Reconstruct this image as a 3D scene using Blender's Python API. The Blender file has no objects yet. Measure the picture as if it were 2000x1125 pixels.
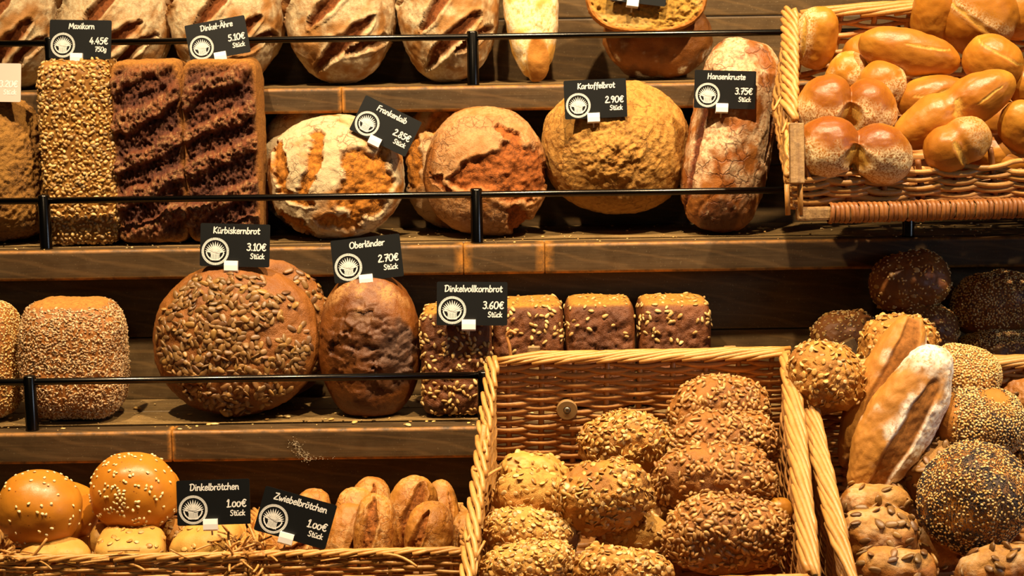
import bpy, math, random
import numpy as np
from mathutils import Matrix, Vector, Euler

scene = bpy.context.scene
COL = scene.collection
rng = np.random.default_rng(7)
random.seed(7)
PI = math.pi

# ------------------------------------------------------------------ camera
FPX = 3500.0                      # focal length in pixels of the 2000 x 1125 frame
PITCH = math.atan(542 / 3500)
ROLL = -0.0145
CAMZ = 1.6
cam_data = bpy.data.cameras.new('camera')
cam_data.sensor_width = 36.0
cam_data.lens = 36.0 * FPX / 2000.0
cam_data.clip_start = 0.05
cam_data.dof.use_dof = True
cam_data.dof.focus_distance = 2.16
cam_data.dof.aperture_fstop = 14.0
cam = bpy.data.objects.new('camera', cam_data)
COL.objects.link(cam)
CM = Matrix.Rotation(PI / 2 - PITCH, 4, 'X') @ Matrix.Rotation(ROLL, 4, 'Z')
cam.matrix_world = Matrix.Translation((0, 0, CAMZ)) @ CM
scene.camera = cam

# ------------------------------------------------------------------ world, lamps, exposure
world = bpy.data.worlds.new('world')
scene.world = world
world.use_nodes = True
world.node_tree.nodes['Background'].inputs[0].default_value = (1.0, 0.78, 0.55, 1)
world.node_tree.nodes['Background'].inputs[1].default_value = 0.015
scene.view_settings.view_transform = 'Standard'
scene.view_settings.look = 'None'
scene.view_settings.gamma = 1.0
scene.view_settings.exposure = 0.34
scene.view_settings.use_curve_mapping = False

def spot(name, loc, target, watts, color, size=60, blend=0.6, radius=0.022):
    d = bpy.data.lights.new(name, 'SPOT')
    d.energy = watts; d.color = color; d.spot_size = math.radians(size); d.spot_blend = blend
    d.shadow_soft_size = radius
    o = bpy.data.objects.new(name, d)
    o.location = loc
    o.rotation_euler = (Vector(target) - Vector(loc)).to_track_quat('-Z', 'Y').to_euler()
    COL.objects.link(o)
    return o

WARM = (1.0, 0.775, 0.475)
spot('ceiling_spot_lamp', (-0.70, 1.61, 3.02), (-0.45, 2.36, 1.25), 182, WARM, 60)
spot('ceiling_spot_lamp', (0.10, 1.59, 3.02), (0.05, 2.36, 1.22), 182, WARM, 60)
spot('ceiling_spot_lamp', (0.90, 1.55, 3.02), (0.55, 2.25, 1.18), 185, WARM, 60)
spot('front_fill_lamp', (-0.4, -1.2, 3.1), (0.0, 2.4, 1.2), 16, WARM, 40, 0.6, 0.12)  # added front fill light, no fixture known there
spot('window_daylight_lamp', (2.6, 0.6, 1.7), (0.62, 2.0, 1.05), 42, (0.55, 0.74, 1.0), 30, 0.8, 0.35)

# ------------------------------------------------------------------ pixel helpers
C3 = np.array(CM.to_3x3())
CPOS = np.array([0, 0, CAMZ])
def ray(x, y):
    return C3 @ np.array([(x - 1000) / FPX, (562.5 - y) / FPX, -1.0])
def P(x, y, Y):
    d = ray(x, y)
    return d * (Y / d[1]) + CPOS
def PZ(x, y, z):
    d = ray(x, y)
    return d * ((z - CAMZ) / d[2]) + CPOS
def pix(p):
    q = C3.T @ (np.asarray(p) - CPOS)
    return 1000 + q[0] / -q[2] * FPX, 562.5 - q[1] / -q[2] * FPX, -q[2]
def mpp(p):
    return pix(p)[2] / FPX          # metres per pixel at that point

# ------------------------------------------------------------------ object helpers
def tag(o, label=None, cat=None, group=None, kind=None):
    if label: o['label'] = label
    if cat: o['category'] = cat
    if group: o['group'] = group
    if kind: o['kind'] = kind
    return o
def link(name, me, mat=None, parent=None, matrix=None):
    o = bpy.data.objects.new(name, me)
    if mat is not None and me is not None and len(me.materials) == 0:
        me.materials.append(mat)
    COL.objects.link(o)
    if parent is not None: o.parent = parent
    if matrix is not None: o.matrix_basis = matrix
    return o
def empty(name, loc=(0, 0, 0), rot=(0, 0, 0)):
    o = bpy.data.objects.new(name, None)
    o.empty_display_size = 0.05
    o.location = loc; o.rotation_euler = rot
    COL.objects.link(o)
    return o
def npmesh(name, v, f, smooth=True, attrs=None):
    v = np.asarray(v, dtype=np.float32); f = np.asarray(f, dtype=np.int32)
    me = bpy.data.meshes.new(name)
    k = f.shape[1]
    me.vertices.add(len(v)); me.vertices.foreach_set('co', v.ravel())
    me.loops.add(f.size); me.loops.foreach_set('vertex_index', f.ravel())
    me.polygons.add(len(f))
    me.polygons.foreach_set('loop_start', np.arange(0, f.size, k, dtype=np.int32))
    me.update(calc_edges=True)
    if smooth: me.polygons.foreach_set('use_smooth', np.ones(len(f), dtype=bool))
    for n, a in (attrs or {}).items():
        at = me.attributes.new(n, 'FLOAT', 'POINT')
        at.data.foreach_set('value', np.asarray(a, dtype=np.float32))
    return me
def pymesh(name, v, f, smooth=False):
    me = bpy.data.meshes.new(name)
    me.from_pydata([tuple(map(float, p)) for p in v], [], [tuple(map(int, q)) for q in f])
    me.update()
    if smooth: me.polygons.foreach_set('use_smooth', [True] * len(me.polygons))
    return me
def tube_arrays(pts, r, seg=6, cap=True, flat=1.0):
    """tube round a polyline; r scalar or per point"""
    p = np.asarray(pts, dtype=float); n = len(p)
    r = np.broadcast_to(np.asarray(r, dtype=float), (n,))
    t = np.gradient(p, axis=0); t /= np.linalg.norm(t, axis=1)[:, None] + 1e-12
    ref = np.array([0, 0, 1.0]) if abs(t[:, 2]).mean() < 0.8 else np.array([0, 1.0, 0])
    u = np.cross(t, ref); u /= np.linalg.norm(u, axis=1)[:, None] + 1e-12
    w = np.cross(u, t)
    a = np.linspace(0, 2 * PI, seg, endpoint=False)
    v = p[:, None, :] + r[:, None, None] * (np.cos(a)[None, :, None] * u[:, None, :] + flat * np.sin(a)[None, :, None] * w[:, None, :])
    v = v.reshape(-1, 3)
    f = []
    for i in range(n - 1):
        for j in range(seg):
            k = (j + 1) % seg
            f.append((i * seg + j, i * seg + k, (i + 1) * seg + k, (i + 1) * seg + j))
    if cap:
        v = np.vstack([v, p[0], p[-1]])
        c0, c1 = n * seg, n * seg + 1
        for j in range(seg):
            k = (j + 1) % seg
            f.append((c0, c0, k, j)); f.append((c1, c1, (n - 1) * seg + j, (n - 1) * seg + k))
    return v, f
def tube(name, pts, r, mat, parent=None, seg=6, flat=1.0):
    v, f = tube_arrays(pts, r, seg, True, flat)
    f2 = [tuple(dict.fromkeys(q)) for q in f]
    return link(name, pymesh(name, v, f2, True), mat, parent)
def smoothpath(pts, n=6):
    p = np.asarray(pts, float)
    q = np.vstack([2 * p[0] - p[1], p, 2 * p[-1] - p[-2]])
    out = []
    for i in range(1, len(q) - 2):
        for s in np.linspace(0, 1, n, endpoint=False):
            a, b, c, d = q[i - 1], q[i], q[i + 1], q[i + 2]
            out.append(0.5 * (2 * b + (c - a) * s + (2 * a - 5 * b + 4 * c - d) * s * s + (3 * b - a - 3 * c + d) * s ** 3))
    out.append(p[-1])
    return np.array(out)
def rbox(sx, sy, sz, b=0.003, seg=2):
    """bevelled box centred on the origin (vertices, faces)"""
    import bmesh
    bm = bmesh.new()
    bmesh.ops.create_cube(bm, size=1.0)
    bmesh.ops.scale(bm, vec=(sx, sy, sz), verts=bm.verts)
    if b > 0:
        bmesh.ops.bevel(bm, geom=bm.edges[:], offset=b, segments=seg, affect='EDGES', profile=0.6)
    me = bpy.data.meshes.new('box'); bm.to_mesh(me); bm.free()
    return me

# ------------------------------------------------------------------ numpy noise
_perm = np.random.default_rng(3).permutation(256).astype(np.int64)
_perm = np.concatenate([_perm, _perm, _perm])
_grad = np.random.default_rng(5).normal(size=(256, 3)); _grad /= np.linalg.norm(_grad, axis=1)[:, None]
def pnoise(q):
    i = np.floor(q).astype(np.int64); f = q - i; i &= 255
    u = f * f * f * (f * (f * 6 - 15) + 10)
    out = 0
    for dx in (0, 1):
        wx = u[:, 0] if dx else 1 - u[:, 0]
        hx = _perm[i[:, 0] + dx]
        for dy in (0, 1):
            wy = u[:, 1] if dy else 1 - u[:, 1]
            hy = _perm[hx + i[:, 1] + dy]
            for dz in (0, 1):
                wz = u[:, 2] if dz else 1 - u[:, 2]
                g = _grad[_perm[hy + i[:, 2] + dz]]
                out = out + wx * wy * wz * (g[:, 0] * (f[:, 0] - dx) + g[:, 1] * (f[:, 1] - dy) + g[:, 2] * (f[:, 2] - dz))
    return out * 1.6
def fbm(q, fr, o=3):
    s = 0; a = 1.0
    for k in range(o):
        s = s + a * pnoise(q * fr + 17.3 * k); fr *= 2.05; a *= 0.5
    return s
def ridged(q, fr, o=3):
    s = 0; a = 1.0
    for k in range(o):
        s = s + a * (1 - 2.2 * np.abs(pnoise(q * fr + 9.1 * k))); fr *= 2.1; a *= 0.5
    return s
VO = []
def voro(q, fr):
    """F1, F2 of a 3-D cell pattern"""
    q = q * fr; i = np.floor(q).astype(np.int64)
    f1 = np.full(len(q), 9.0); f2 = np.full(len(q), 9.0); cid = np.zeros(len(q)); VO[:] = [np.zeros((len(q), 3))]
    for dx in (-1, 0, 1):
        for dy in (-1, 0, 1):
            for dz in (-1, 0, 1):
                c = i + np.array([dx, dy, dz])
                h = _perm[_perm[_perm[c[:, 0] & 255] + (c[:, 1] & 255)] + (c[:, 2] & 255)]
                pt = c + 0.5 + 0.5 * _grad[h]
                d = np.linalg.norm(q - pt, axis=1)
                m = d < f1
                f2 = np.where(m, f1, np.minimum(f2, d)); cid = np.where(m, h, cid); VO[0][m] = (q - pt)[m] / fr; f1 = np.where(m, d, f1)
    return f1, f2, cid / 255.0
def sst(a, b, x):
    t = np.clip((x - a) / (b - a + 1e-12), 0, 1)
    return t * t * (3 - 2 * t)

# ------------------------------------------------------------------ materials
def hexc(h):
    h = h.lstrip('#'); c = [int(h[i:i + 2], 16) / 255 for i in (0, 2, 4)]
    return tuple([x / 12.92 if x <= 0.04045 else ((x + 0.055) / 1.055) ** 2.4 for x in c] + [1.0])
class NT:
    def __init__(s, name):
        s.m = bpy.data.materials.new(name); s.m.use_nodes = True
        s.t = s.m.node_tree; s.b = s.t.nodes['Principled BSDF']
    def n(s, kind, **kw):
        o = s.t.nodes.new(kind)
        for k, v in kw.items():
            if k.startswith('i_'):
                key = k[2:]; key = int(key) if key.isdigit() else key.replace('_', ' ')
                s.set(o.inputs[key], v)
            else: setattr(o, k, v)
        return o
    def set(s, sock, v):
        if isinstance(v, bpy.types.NodeSocket): s.t.links.new(v, sock)
        else: sock.default_value = v
    def mix(s, a, b, f, blend='MIX'):
        o = s.n('ShaderNodeMix', data_type='RGBA', blend_type=blend)
        s.set(o.inputs[0], f); s.set(o.inputs[6], a); s.set(o.inputs[7], b)
        return o.outputs[2]
    def math(s, op, a, b=0.0, clamp=False):
        o = s.n('ShaderNodeMath', operation=op, use_clamp=clamp)
        s.set(o.inputs[0], a); s.set(o.inputs[1], b)
        return o.outputs[0]
    def attr(s, name):
        return s.n('ShaderNodeAttribute', attribute_name=name).outputs['Fac']
    def coords(s, sc=(1, 1, 1), rnd=True):
        tc = s.n('ShaderNodeTexCoord').outputs['Object']
        mp = s.n('ShaderNodeMapping'); s.set(mp.inputs['Vector'], tc); mp.inputs['Scale'].default_value = sc
        if not rnd: return mp.outputs[0]
        oi = s.n('ShaderNodeObjectInfo').outputs['Random']
        r = s.math('MULTIPLY', oi, 37.0)
        cb = s.n('ShaderNodeCombineXYZ'); s.set(cb.inputs[0], r); s.set(cb.inputs[1], r)
        v = s.n('ShaderNodeVectorMath', operation='ADD'); s.set(v.inputs[0], mp.outputs[0]); s.set(v.inputs[1], cb.outputs[0])
        return v.outputs[0]
    def noise(s, vec, scale, detail=3, rough=0.55, dist=0.0):
        o = s.n('ShaderNodeTexNoise'); s.set(o.inputs['Vector'], vec)
        o.inputs['Scale'].default_value = scale; o.inputs['Detail'].default_value = detail
        o.inputs['Roughness'].default_value = rough; o.inputs['Distortion'].default_value = dist
        return o.outputs['Fac']
    def ramp(s, fac, stops):
        o = s.n('ShaderNodeValToRGB'); s.set(o.inputs[0], fac)
        e = o.color_ramp.elements
        while len(e) < len(stops): e.new(0.5)
        for k, (p, c) in enumerate(stops):
            e[k].position = p; e[k].color = c if len(c) == 4 else (*c, 1)
        return o.outputs[0]
    def rng(s, x, a, b, c=0.0, d=1.0):
        o = s.n('ShaderNodeMapRange'); s.set(o.inputs[0], x)
        for k, v in zip((1, 2, 3, 4), (a, b, c, d)): o.inputs[k].default_value = v
        return o.outputs[0]
    def bump(s, h, strength=0.5, dist=0.001, prev=None):
        o = s.n('ShaderNodeBump'); s.set(o.inputs['Height'], h)
        o.inputs['Strength'].default_value = strength; o.inputs['Distance'].default_value = dist
        if prev is not None: s.set(o.inputs['Normal'], prev)
        return o.outputs[0]
    def out(s, col=None, rough=None, normal=None, **kw):
        if col is not None: s.set(s.b.inputs['Base Color'], col)
        if rough is not None: s.set(s.b.inputs['Roughness'], rough)
        if normal is not None: s.set(s.b.inputs['Normal'], normal)
        for k, v in kw.items(): s.set(s.b.inputs[k.replace('_', ' ')], v)
        return s.m

def plain(name, h, rough=0.5, var=0.0, metallic=0.0, spec=0.5):
    m = NT(name)
    c = hexc(h)
    if var:
        n = m.noise(m.coords(), 60)
        c = m.mix(c, tuple(x * (1 - var) for x in c[:3]) + (1,), n)
    return m.out(c, rough, Metallic=metallic, Specular_IOR_Level=spec)

def golden(h):
    c = hexc(h); return (c[0], c[1] * 1.04, c[2] * 0.80, 1.0)
def crust(name, a, b, dark='#3a1c0c', split='#c8842f', flour='#e8dcc4', rough=0.55, bump=0.6, bdist=0.0012, lo=28, mid=230, crack=0, crackd=0.0008, specks=None, spec=0.4, flourgrain=(0.32, 0.55), scale=1.0):
    """bread crust: two browns, baked 'dark', torn 'split' and dusty 'flour' given by mesh attributes"""
    m = NT(name)
    a, b, dark, split, flour = [golden(x) for x in (a, b, dark, split)] + [hexc(flour)]
    v = m.coords((scale, scale, scale))
    n1 = m.noise(v, lo, 3); n2 = m.noise(v, mid, 4, 0.65); n3 = m.noise(v, 900, 2)
    col = m.mix(a, b, m.rng(n1, 0.35, 0.65))
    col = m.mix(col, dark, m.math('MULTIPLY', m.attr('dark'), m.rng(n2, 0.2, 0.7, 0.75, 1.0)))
    sp = m.mix(split, tuple(x * 0.45 for x in split[:3]) + (1,), m.rng(n2, 0.40, 0.72))
    col = m.mix(col, sp, m.attr('split'))
    ff = m.math('MULTIPLY', m.attr('flour'), m.rng(n2, flourgrain[0], flourgrain[1]), True)
    col = m.mix(col, flour, ff)
    if specks:
        vo = m.n('ShaderNodeTexVoronoi'); m.set(vo.inputs['Vector'], v); vo.inputs['Scale'].default_value = specks[1]
        col = m.mix(col, hexc(specks[0]), m.rng(vo.outputs['Distance'], specks[2], specks[2] * 0.6))
    h = m.math('ADD', m.math('MULTIPLY', n2, 0.7), m.math('MULTIPLY', n3, 0.45))
    nb = m.bump(h, bump, bdist)
    if crack:
        vo = m.n('ShaderNodeTexVoronoi', feature='DISTANCE_TO_EDGE')
        nd = m.n('ShaderNodeTexNoise'); m.set(nd.inputs['Vector'], v); nd.inputs['Scale'].default_value = crack * 1.5
        vv = m.n('ShaderNodeVectorMath', operation='MULTIPLY_ADD'); m.set(vv.inputs[0], nd.outputs['Color'])
        vv.inputs[1].default_value = (0.9 / crack,) * 3; m.set(vv.inputs[2], v)
        m.set(vo.inputs['Vector'], vv.outputs[0]); vo.inputs['Scale'].default_value = crack
        cr = m.rng(vo.outputs['Distance'], 0.0, 0.07)
        cr = m.math('MAXIMUM', cr, m.rng(n1, 0.42, 0.55))
        col = m.mix(m.mix(col, dark, 0.65), col, cr)
        nb = m.bump(cr, 0.7, crackd, nb)
    rr = m.math('ADD', m.rng(n2, 0.3, 0.7, rough - 0.06, rough + 0.1), m.math('MULTIPLY', m.math('MAXIMUM', ff, m.attr('split')), 0.3), True)
    return m.out(col, rr, nb, Specular_IOR_Level=spec)

def seedmat(name, cols, rough=0.45):
    m = NT(name)
    r = m.math('FRACT', m.math('ADD', m.n('ShaderNodeObjectInfo').outputs['Random'], m.attr('rnd')))
    k = len(cols)
    c = m.ramp(r, [(i / (k - 1), hexc(h)) for i, h in enumerate(cols)])
    n = m.noise(m.coords(), 600, 2)
    c = m.mix(c, (0.05, 0.02, 0.005, 1), m.rng(n, 0.55, 0.9, 0, 0.35))
    return m.out(c, rough, m.bump(n, 0.3, 0.0004))

def wood(name, dark, light, dust='#a8844c', dustamt=0.0, worn='#b0742c', rough=0.55):
    m = NT(name)
    v = m.coords((1.0, 14.0, 14.0))
    g1 = m.noise(v, 6.0, 4, 0.6, 0.6); v2 = m.coords((3.0, 90.0, 90.0)); g2 = m.noise(v2, 4.0, 3)
    v3 = m.coords((1, 1, 1))
    wv = m.n('ShaderNodeTexWave', wave_type='BANDS', bands_direction='DIAGONAL')
    mp = m.coords((1.2, 6.0, 6.0)); m.set(wv.inputs['Vector'], mp); wv.inputs['Scale'].default_value = 5.0
    wv.inputs['Distortion'].default_value = 5.0; wv.inputs['Detail'].default_value = 2.0
    col = m.mix(hexc(dark), hexc(light), m.rng(g1, 0.3, 0.7))
    col = m.mix(col, tuple(x * 1.9 for x in hexc(light)[:3]) + (1,), m.rng(wv.outputs['Fac'], 0.80, 1.0, 0, 0.45))
    col = m.mix(col, tuple(x * 0.55 for x in hexc(dark)[:3]) + (1,), m.rng(g2, 0.55, 0.8, 0, 0.6))
    n = m.noise(v3, 20, 5, 0.7)
    if dustamt:
        col = m.mix(col, hexc(dust), m.rng(n, 0.35, 0.75, dustamt * 0.3, dustamt))
        sp = m.noise(v3, 420, 2)
        col = m.mix(col, hexc('#d8c296'), m.rng(sp, 0.66, 0.74, 0, dustamt))
    wn = m.math('MULTIPLY', m.attr('worn'), m.rng(m.noise(v3, 60, 4, 0.7), 0.3, 0.6))
    col = m.mix(col, hexc(worn), wn)
    h = m.math('ADD', g1, m.math('MULTIPLY', g2, 0.6))
    return m.out(col, m.rng(n, 0.3, 0.7, rough - 0.1, rough + 0.12), m.bump(h, 0.35, 0.0008), Specular_IOR_Level=0.35)

def wickermat(name, a, b, c):
    m = NT(name)
    r = m.n('ShaderNodeObjectInfo').outputs['Random']
    v = m.coords()
    n = m.noise(v, 45, 3); n2 = m.noise(v, 300, 3)
    col = m.mix(hexc(a), hexc(b), m.math('ADD', m.math('MULTIPLY', r, 0.6), m.rng(n, 0.3, 0.7, -0.2, 0.5), True))
    col = m.mix(col, hexc(c), m.rng(n2, 0.55, 0.8, 0, 0.55))
    return m.out(col, m.rng(n, 0.3, 0.7, 0.38, 0.55), m.bump(n2, 0.35, 0.0006), Specular_IOR_Level=0.45)

M = {}
M['wood_wall'] = wood('dark_stained_wall_wood', '#2b1d10', '#4a351c', dustamt=0.18)
M['wood_edge'] = wood('dark_stained_shelf_wood', '#281a0c', '#44301a', dustamt=0.10)
M['wood_top'] = wood('dusty_shelf_wood', '#3a2a18', '#5a4428', dustamt=0.55)
M['black_steel'] = NT('black_steel').out(hexc('#45413d'), 0.22, Metallic=1.0, Specular_IOR_Level=0.9)
M['wicker'] = wickermat('willow_rods', '#b07a38', '#c48e4c', '#6e4420')
M['wicker_in'] = wickermat('brown_willow_rods', '#aa7038', '#c08848', '#5c381e')
def splitwood(name, a, b):
    m = NT(name); v = m.coords((60.0, 60.0, 6.0)); n = m.noise(v, 3.0, 4, 0.65); n2 = m.noise(m.coords(), 130, 3)
    col = m.mix(hexc(a), hexc(b), m.rng(n, 0.3, 0.7)); col = m.mix(col, hexc('#4a2e16'), m.rng(n2, 0.5, 0.75, 0, 0.6))
    return m.out(col, 0.65, m.bump(m.math('ADD', n, n2), 0.8, 0.0015))
M['raw_wood'] = splitwood('pale_split_wood', '#7a5630', '#a07c4a')
M['rattan'] = wickermat('rattan_wrap', '#7c4820', '#98602c', '#40200e')
M['steel'] = plain('zinc_screw', '#8f8a80', 0.35, 0.2, 0.9)
# ================================================================== structure
SH = {1: dict(z=1.4962, th=0.036, yf=2.535, wall=2.740), 2: dict(z=1.2854, th=0.0423, yf=2.425, wall=2.637),
      3: dict(z=1.0672, th=0.0423, yf=2.270, wall=2.473), 4: dict(z=0.800, th=0.04, yf=1.80, wall=2.325)}
XL, XR = -1.05, 1.05
wall = empty('wall_back', (0, 2.75, 0)); tag(wall, kind='structure')
def plank_mesh(L, h, t):
    me = rbox(L, t, h, 0.0025, 2)
    for p in me.polygons: p.use_smooth = False
    return me
_tiers = [(1.4930, 1.80, 2.740, (0.094, 0.105, 0.103)), (1.2820, 1.4580, 2.637, (0.088, 0.0875)),
          (1.0640, 1.2420, 2.473, (0.090, 0.0875)), (0.802, 1.0240, 2.325, (0.11, 0.112))]
for z0, z1, yw, hs in _tiers:
    z = z0
    for k, h in enumerate(hs):
        for (xa, xb) in ((XL, XR),):
            me = plank_mesh(xb - xa, h - 0.0012, 0.018)
            o = link('plank', me, M['wood_wall'], wall)
            o.location = ((xa + xb) / 2, yw + 0.009 - 2.75, z + h / 2)
        z += h

def edge_board(L, h, d, r=0.0055, wornx=0.006):
    """front board of a shelf: rounded profile, worn arrises and ends"""
    prof = []; worn = []
    def arc(cy, cz, a0, a1, n, w):
        for k in range(n):
            a = a0 + (a1 - a0) * k / (n - 1)
            prof.append((cy + r * math.cos(a), cz + r * math.sin(a))); worn.append(w * math.sin(PI * k / (n - 1)) ** 1.5)
    arc(d / 2 - r, h / 2 - r, 0, PI / 2, 4, 0.0)
    arc(-d / 2 + r, h / 2 - r, PI / 2, PI, 7, 0.7)
    prof.append((-d / 2, h / 2 - r - 0.003)); worn.append(0.0)
    prof.append((-d / 2, 0)); worn.append(0.0)
    prof.append((-d / 2, -h / 2 + r + 0.004)); worn.append(0.0)
    arc(-d / 2 + r, -h / 2 + r, PI, PI * 1.5, 7, 1.0)
    arc(d / 2 - r, -h / 2 + r, PI * 1.5, 2 * PI, 4, 0.0)
    prof = np.array(prof); worn = np.array(worn); n = len(prof)
    inner = np.linspace(-L / 2 + wornx, L / 2 - wornx, max(4, int(L / 0.02)))
    xs = np.concatenate([[-L / 2, -L / 2 + 0.0015, -L / 2 + wornx * 0.5], inner, [L / 2 - wornx * 0.5, L / 2 - 0.0015, L / 2]])
    m = len(xs); V = []; W = []
    for i, x in enumerate(xs):
        s = 0.93 if i in (0, m - 1) else 1.0
        wob = 0.0006 * math.sin(x * 31) + 0.0004 * math.sin(x * 77 + 1)
        for (y, z), w in zip(prof, worn):
            V.append((x, y * s + (wob if y < 0 else 0), z * s)); W.append(1.0 if i in (0, 1, m - 2, m - 1) else (0.6 if i in (2, m - 3) else w))
    f = []
    for i in range(m - 1):
        for j in range(n):
            k = (j + 1) % n
            f.append((i * n + j, i * n + k, (i + 1) * n + k, (i + 1) * n + j))
    V = V + [(xs[0], 0, 0), (xs[-1], 0, 0)]; W += [1, 1]
    v = np.array(V); a, b = m * n, m * n + 1
    fq = [tuple(q) for q in f]
    tris = []
    for j in range(n):
        k = (j + 1) % n
        tris.append((a, k, j)); tris.append((b, (m - 1) * n + j, (m - 1) * n + k))
    me = pymesh('edge_board', v, [q[::-1] for q in fq] + [t[::-1] for t in tris], True)
    at = me.attributes.new('worn', 'FLOAT', 'POINT'); at.data.foreach_set('value', np.array(W, dtype=np.float32))
    return me

_labels = {1: 'highest dark wooden shelf, under the floury slashed loaves', 2: 'middle dark wooden shelf carrying the tall box loaves and round loaves',
           3: 'third dark wooden shelf down, under the pumpkin seed loaf', 4: 'lowest dark wooden shelf underneath the wicker baskets'}
def xat(x, y, Y): return P(x, y, Y)[0]
_joints = {1: [xat(667, 190, 2.535)], 2: [xat(905, 505, 2.425), xat(1064, 505, 2.425)], 3: [xat(335, 875, 2.27)], 4: [0.1]}
shelf = {}
for k, s in SH.items():
    e = empty('wooden_shelf', (0, s['yf'], s['z'] - s['th'] / 2)); tag(e, _labels[k], 'shelf', 'stepped wooden shelves')
    shelf[k] = e
    js = [XL] + _joints[k] + [XR]
    for a, b in zip(js[:-1], js[1:]):
        o = link('edge_board', edge_board(b - a - 0.0006, s['th'], 0.034, wornx=0.014 if k == 2 else 0.006), M['wood_edge'], e)
        o.location = ((a + b) / 2, 0.017, 0)
    d0, d1 = 0.0345, s['wall'] - s['yf'] - 0.0005
    cuts = [d0, d0 + (d1 - d0) * 0.52, d1]
    for i in range(2):
        w = cuts[i + 1] - cuts[i]
        me = rbox(XR - XL, w - 0.001, s['th'] - 0.002, 0.0015, 1)
        o = link('plank', me, M['wood_top'], e)
        o.location = (0, (cuts[i] + cuts[i + 1]) / 2, 0.0002)

# guard rails
def guard_rail(label, z, Y, zs, xa, xb, posts, elbow=False):
    e = empty('guard_rail', ((xa + xb) / 2, Y, zs)); tag(e, label, 'rail', 'black steel guard rails')
    ox = (xa + xb) / 2
    pts = [(xa - ox, 0, z - zs), (0, 0, z - zs), (xb - ox, 0, z - zs)]
    tube('rail_bar', pts, 0.0046, M['black_steel'], e, 14)
    for x in posts:
        t = z - zs + (0.0085 if not (elbow and x == posts[-1]) else 0.006)
        pp = [(x - ox, 0, 0.0), (x - ox, 0, 0.002), (x - ox, 0, t - 0.0022), (x - ox, 0, t)]
        tube('post', pp, [0.0088, 0.0084, 0.0084, 0.0070], M['black_steel'], e, 20)
    return e
guard_rail('black steel guard rail in front of the floury slashed loaves', 1.5640, 2.552, SH[1]['z'], XL, XR, [-0.646, -0.0505, 0.545])
guard_rail('black steel guard rail across the middle shelf of tall and round loaves', 1.3520, 2.442, SH[2]['z'], XL, XR, [-0.6386, -0.0470, 0.545])
guard_rail('black steel guard rail in front of the pumpkin seed loaf, ending at the big basket', 1.1318, 2.286, SH[3]['z'], XL, -0.0385, [-0.6290, -0.0385], True)

# flour smudge on the front of the third shelf
_v = []; _f = []
for k in range(200):
    t = random.random()
    cx_, cy_ = 572 + 30 * t + random.gauss(0, 6), 862 + 38 * t + random.gauss(0, 4)
    if random.random() < 0.25: cx_, cy_ = 590 + random.random() * 65, 896 + random.gauss(0, 2)
    c_ = P(cx_, cy_, SH[3]['yf'] - 0.0006); r_ = random.uniform(0.0003, 0.0008); n_ = len(_v)
    for j in range(6):
        a_ = j * PI / 3; _v.append((c_[0] + r_ * math.cos(a_), c_[1], c_[2] + r_ * 0.8 * math.sin(a_)))
    _v.append((c_[0], c_[1] - r_ * 0.4, c_[2]))
    _f += [(n_ + j, n_ + 6, n_ + (j + 1) % 6) for j in range(6)]
_e = shelf[3]
o = link('flour_smudge', pymesh('flour_smudge', [np.array(q) - np.array(_e.location) for q in _v], _f), plain('flour_dust', '#a08f74', 0.9), _e); o['kind'] = 'stuff'
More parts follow.
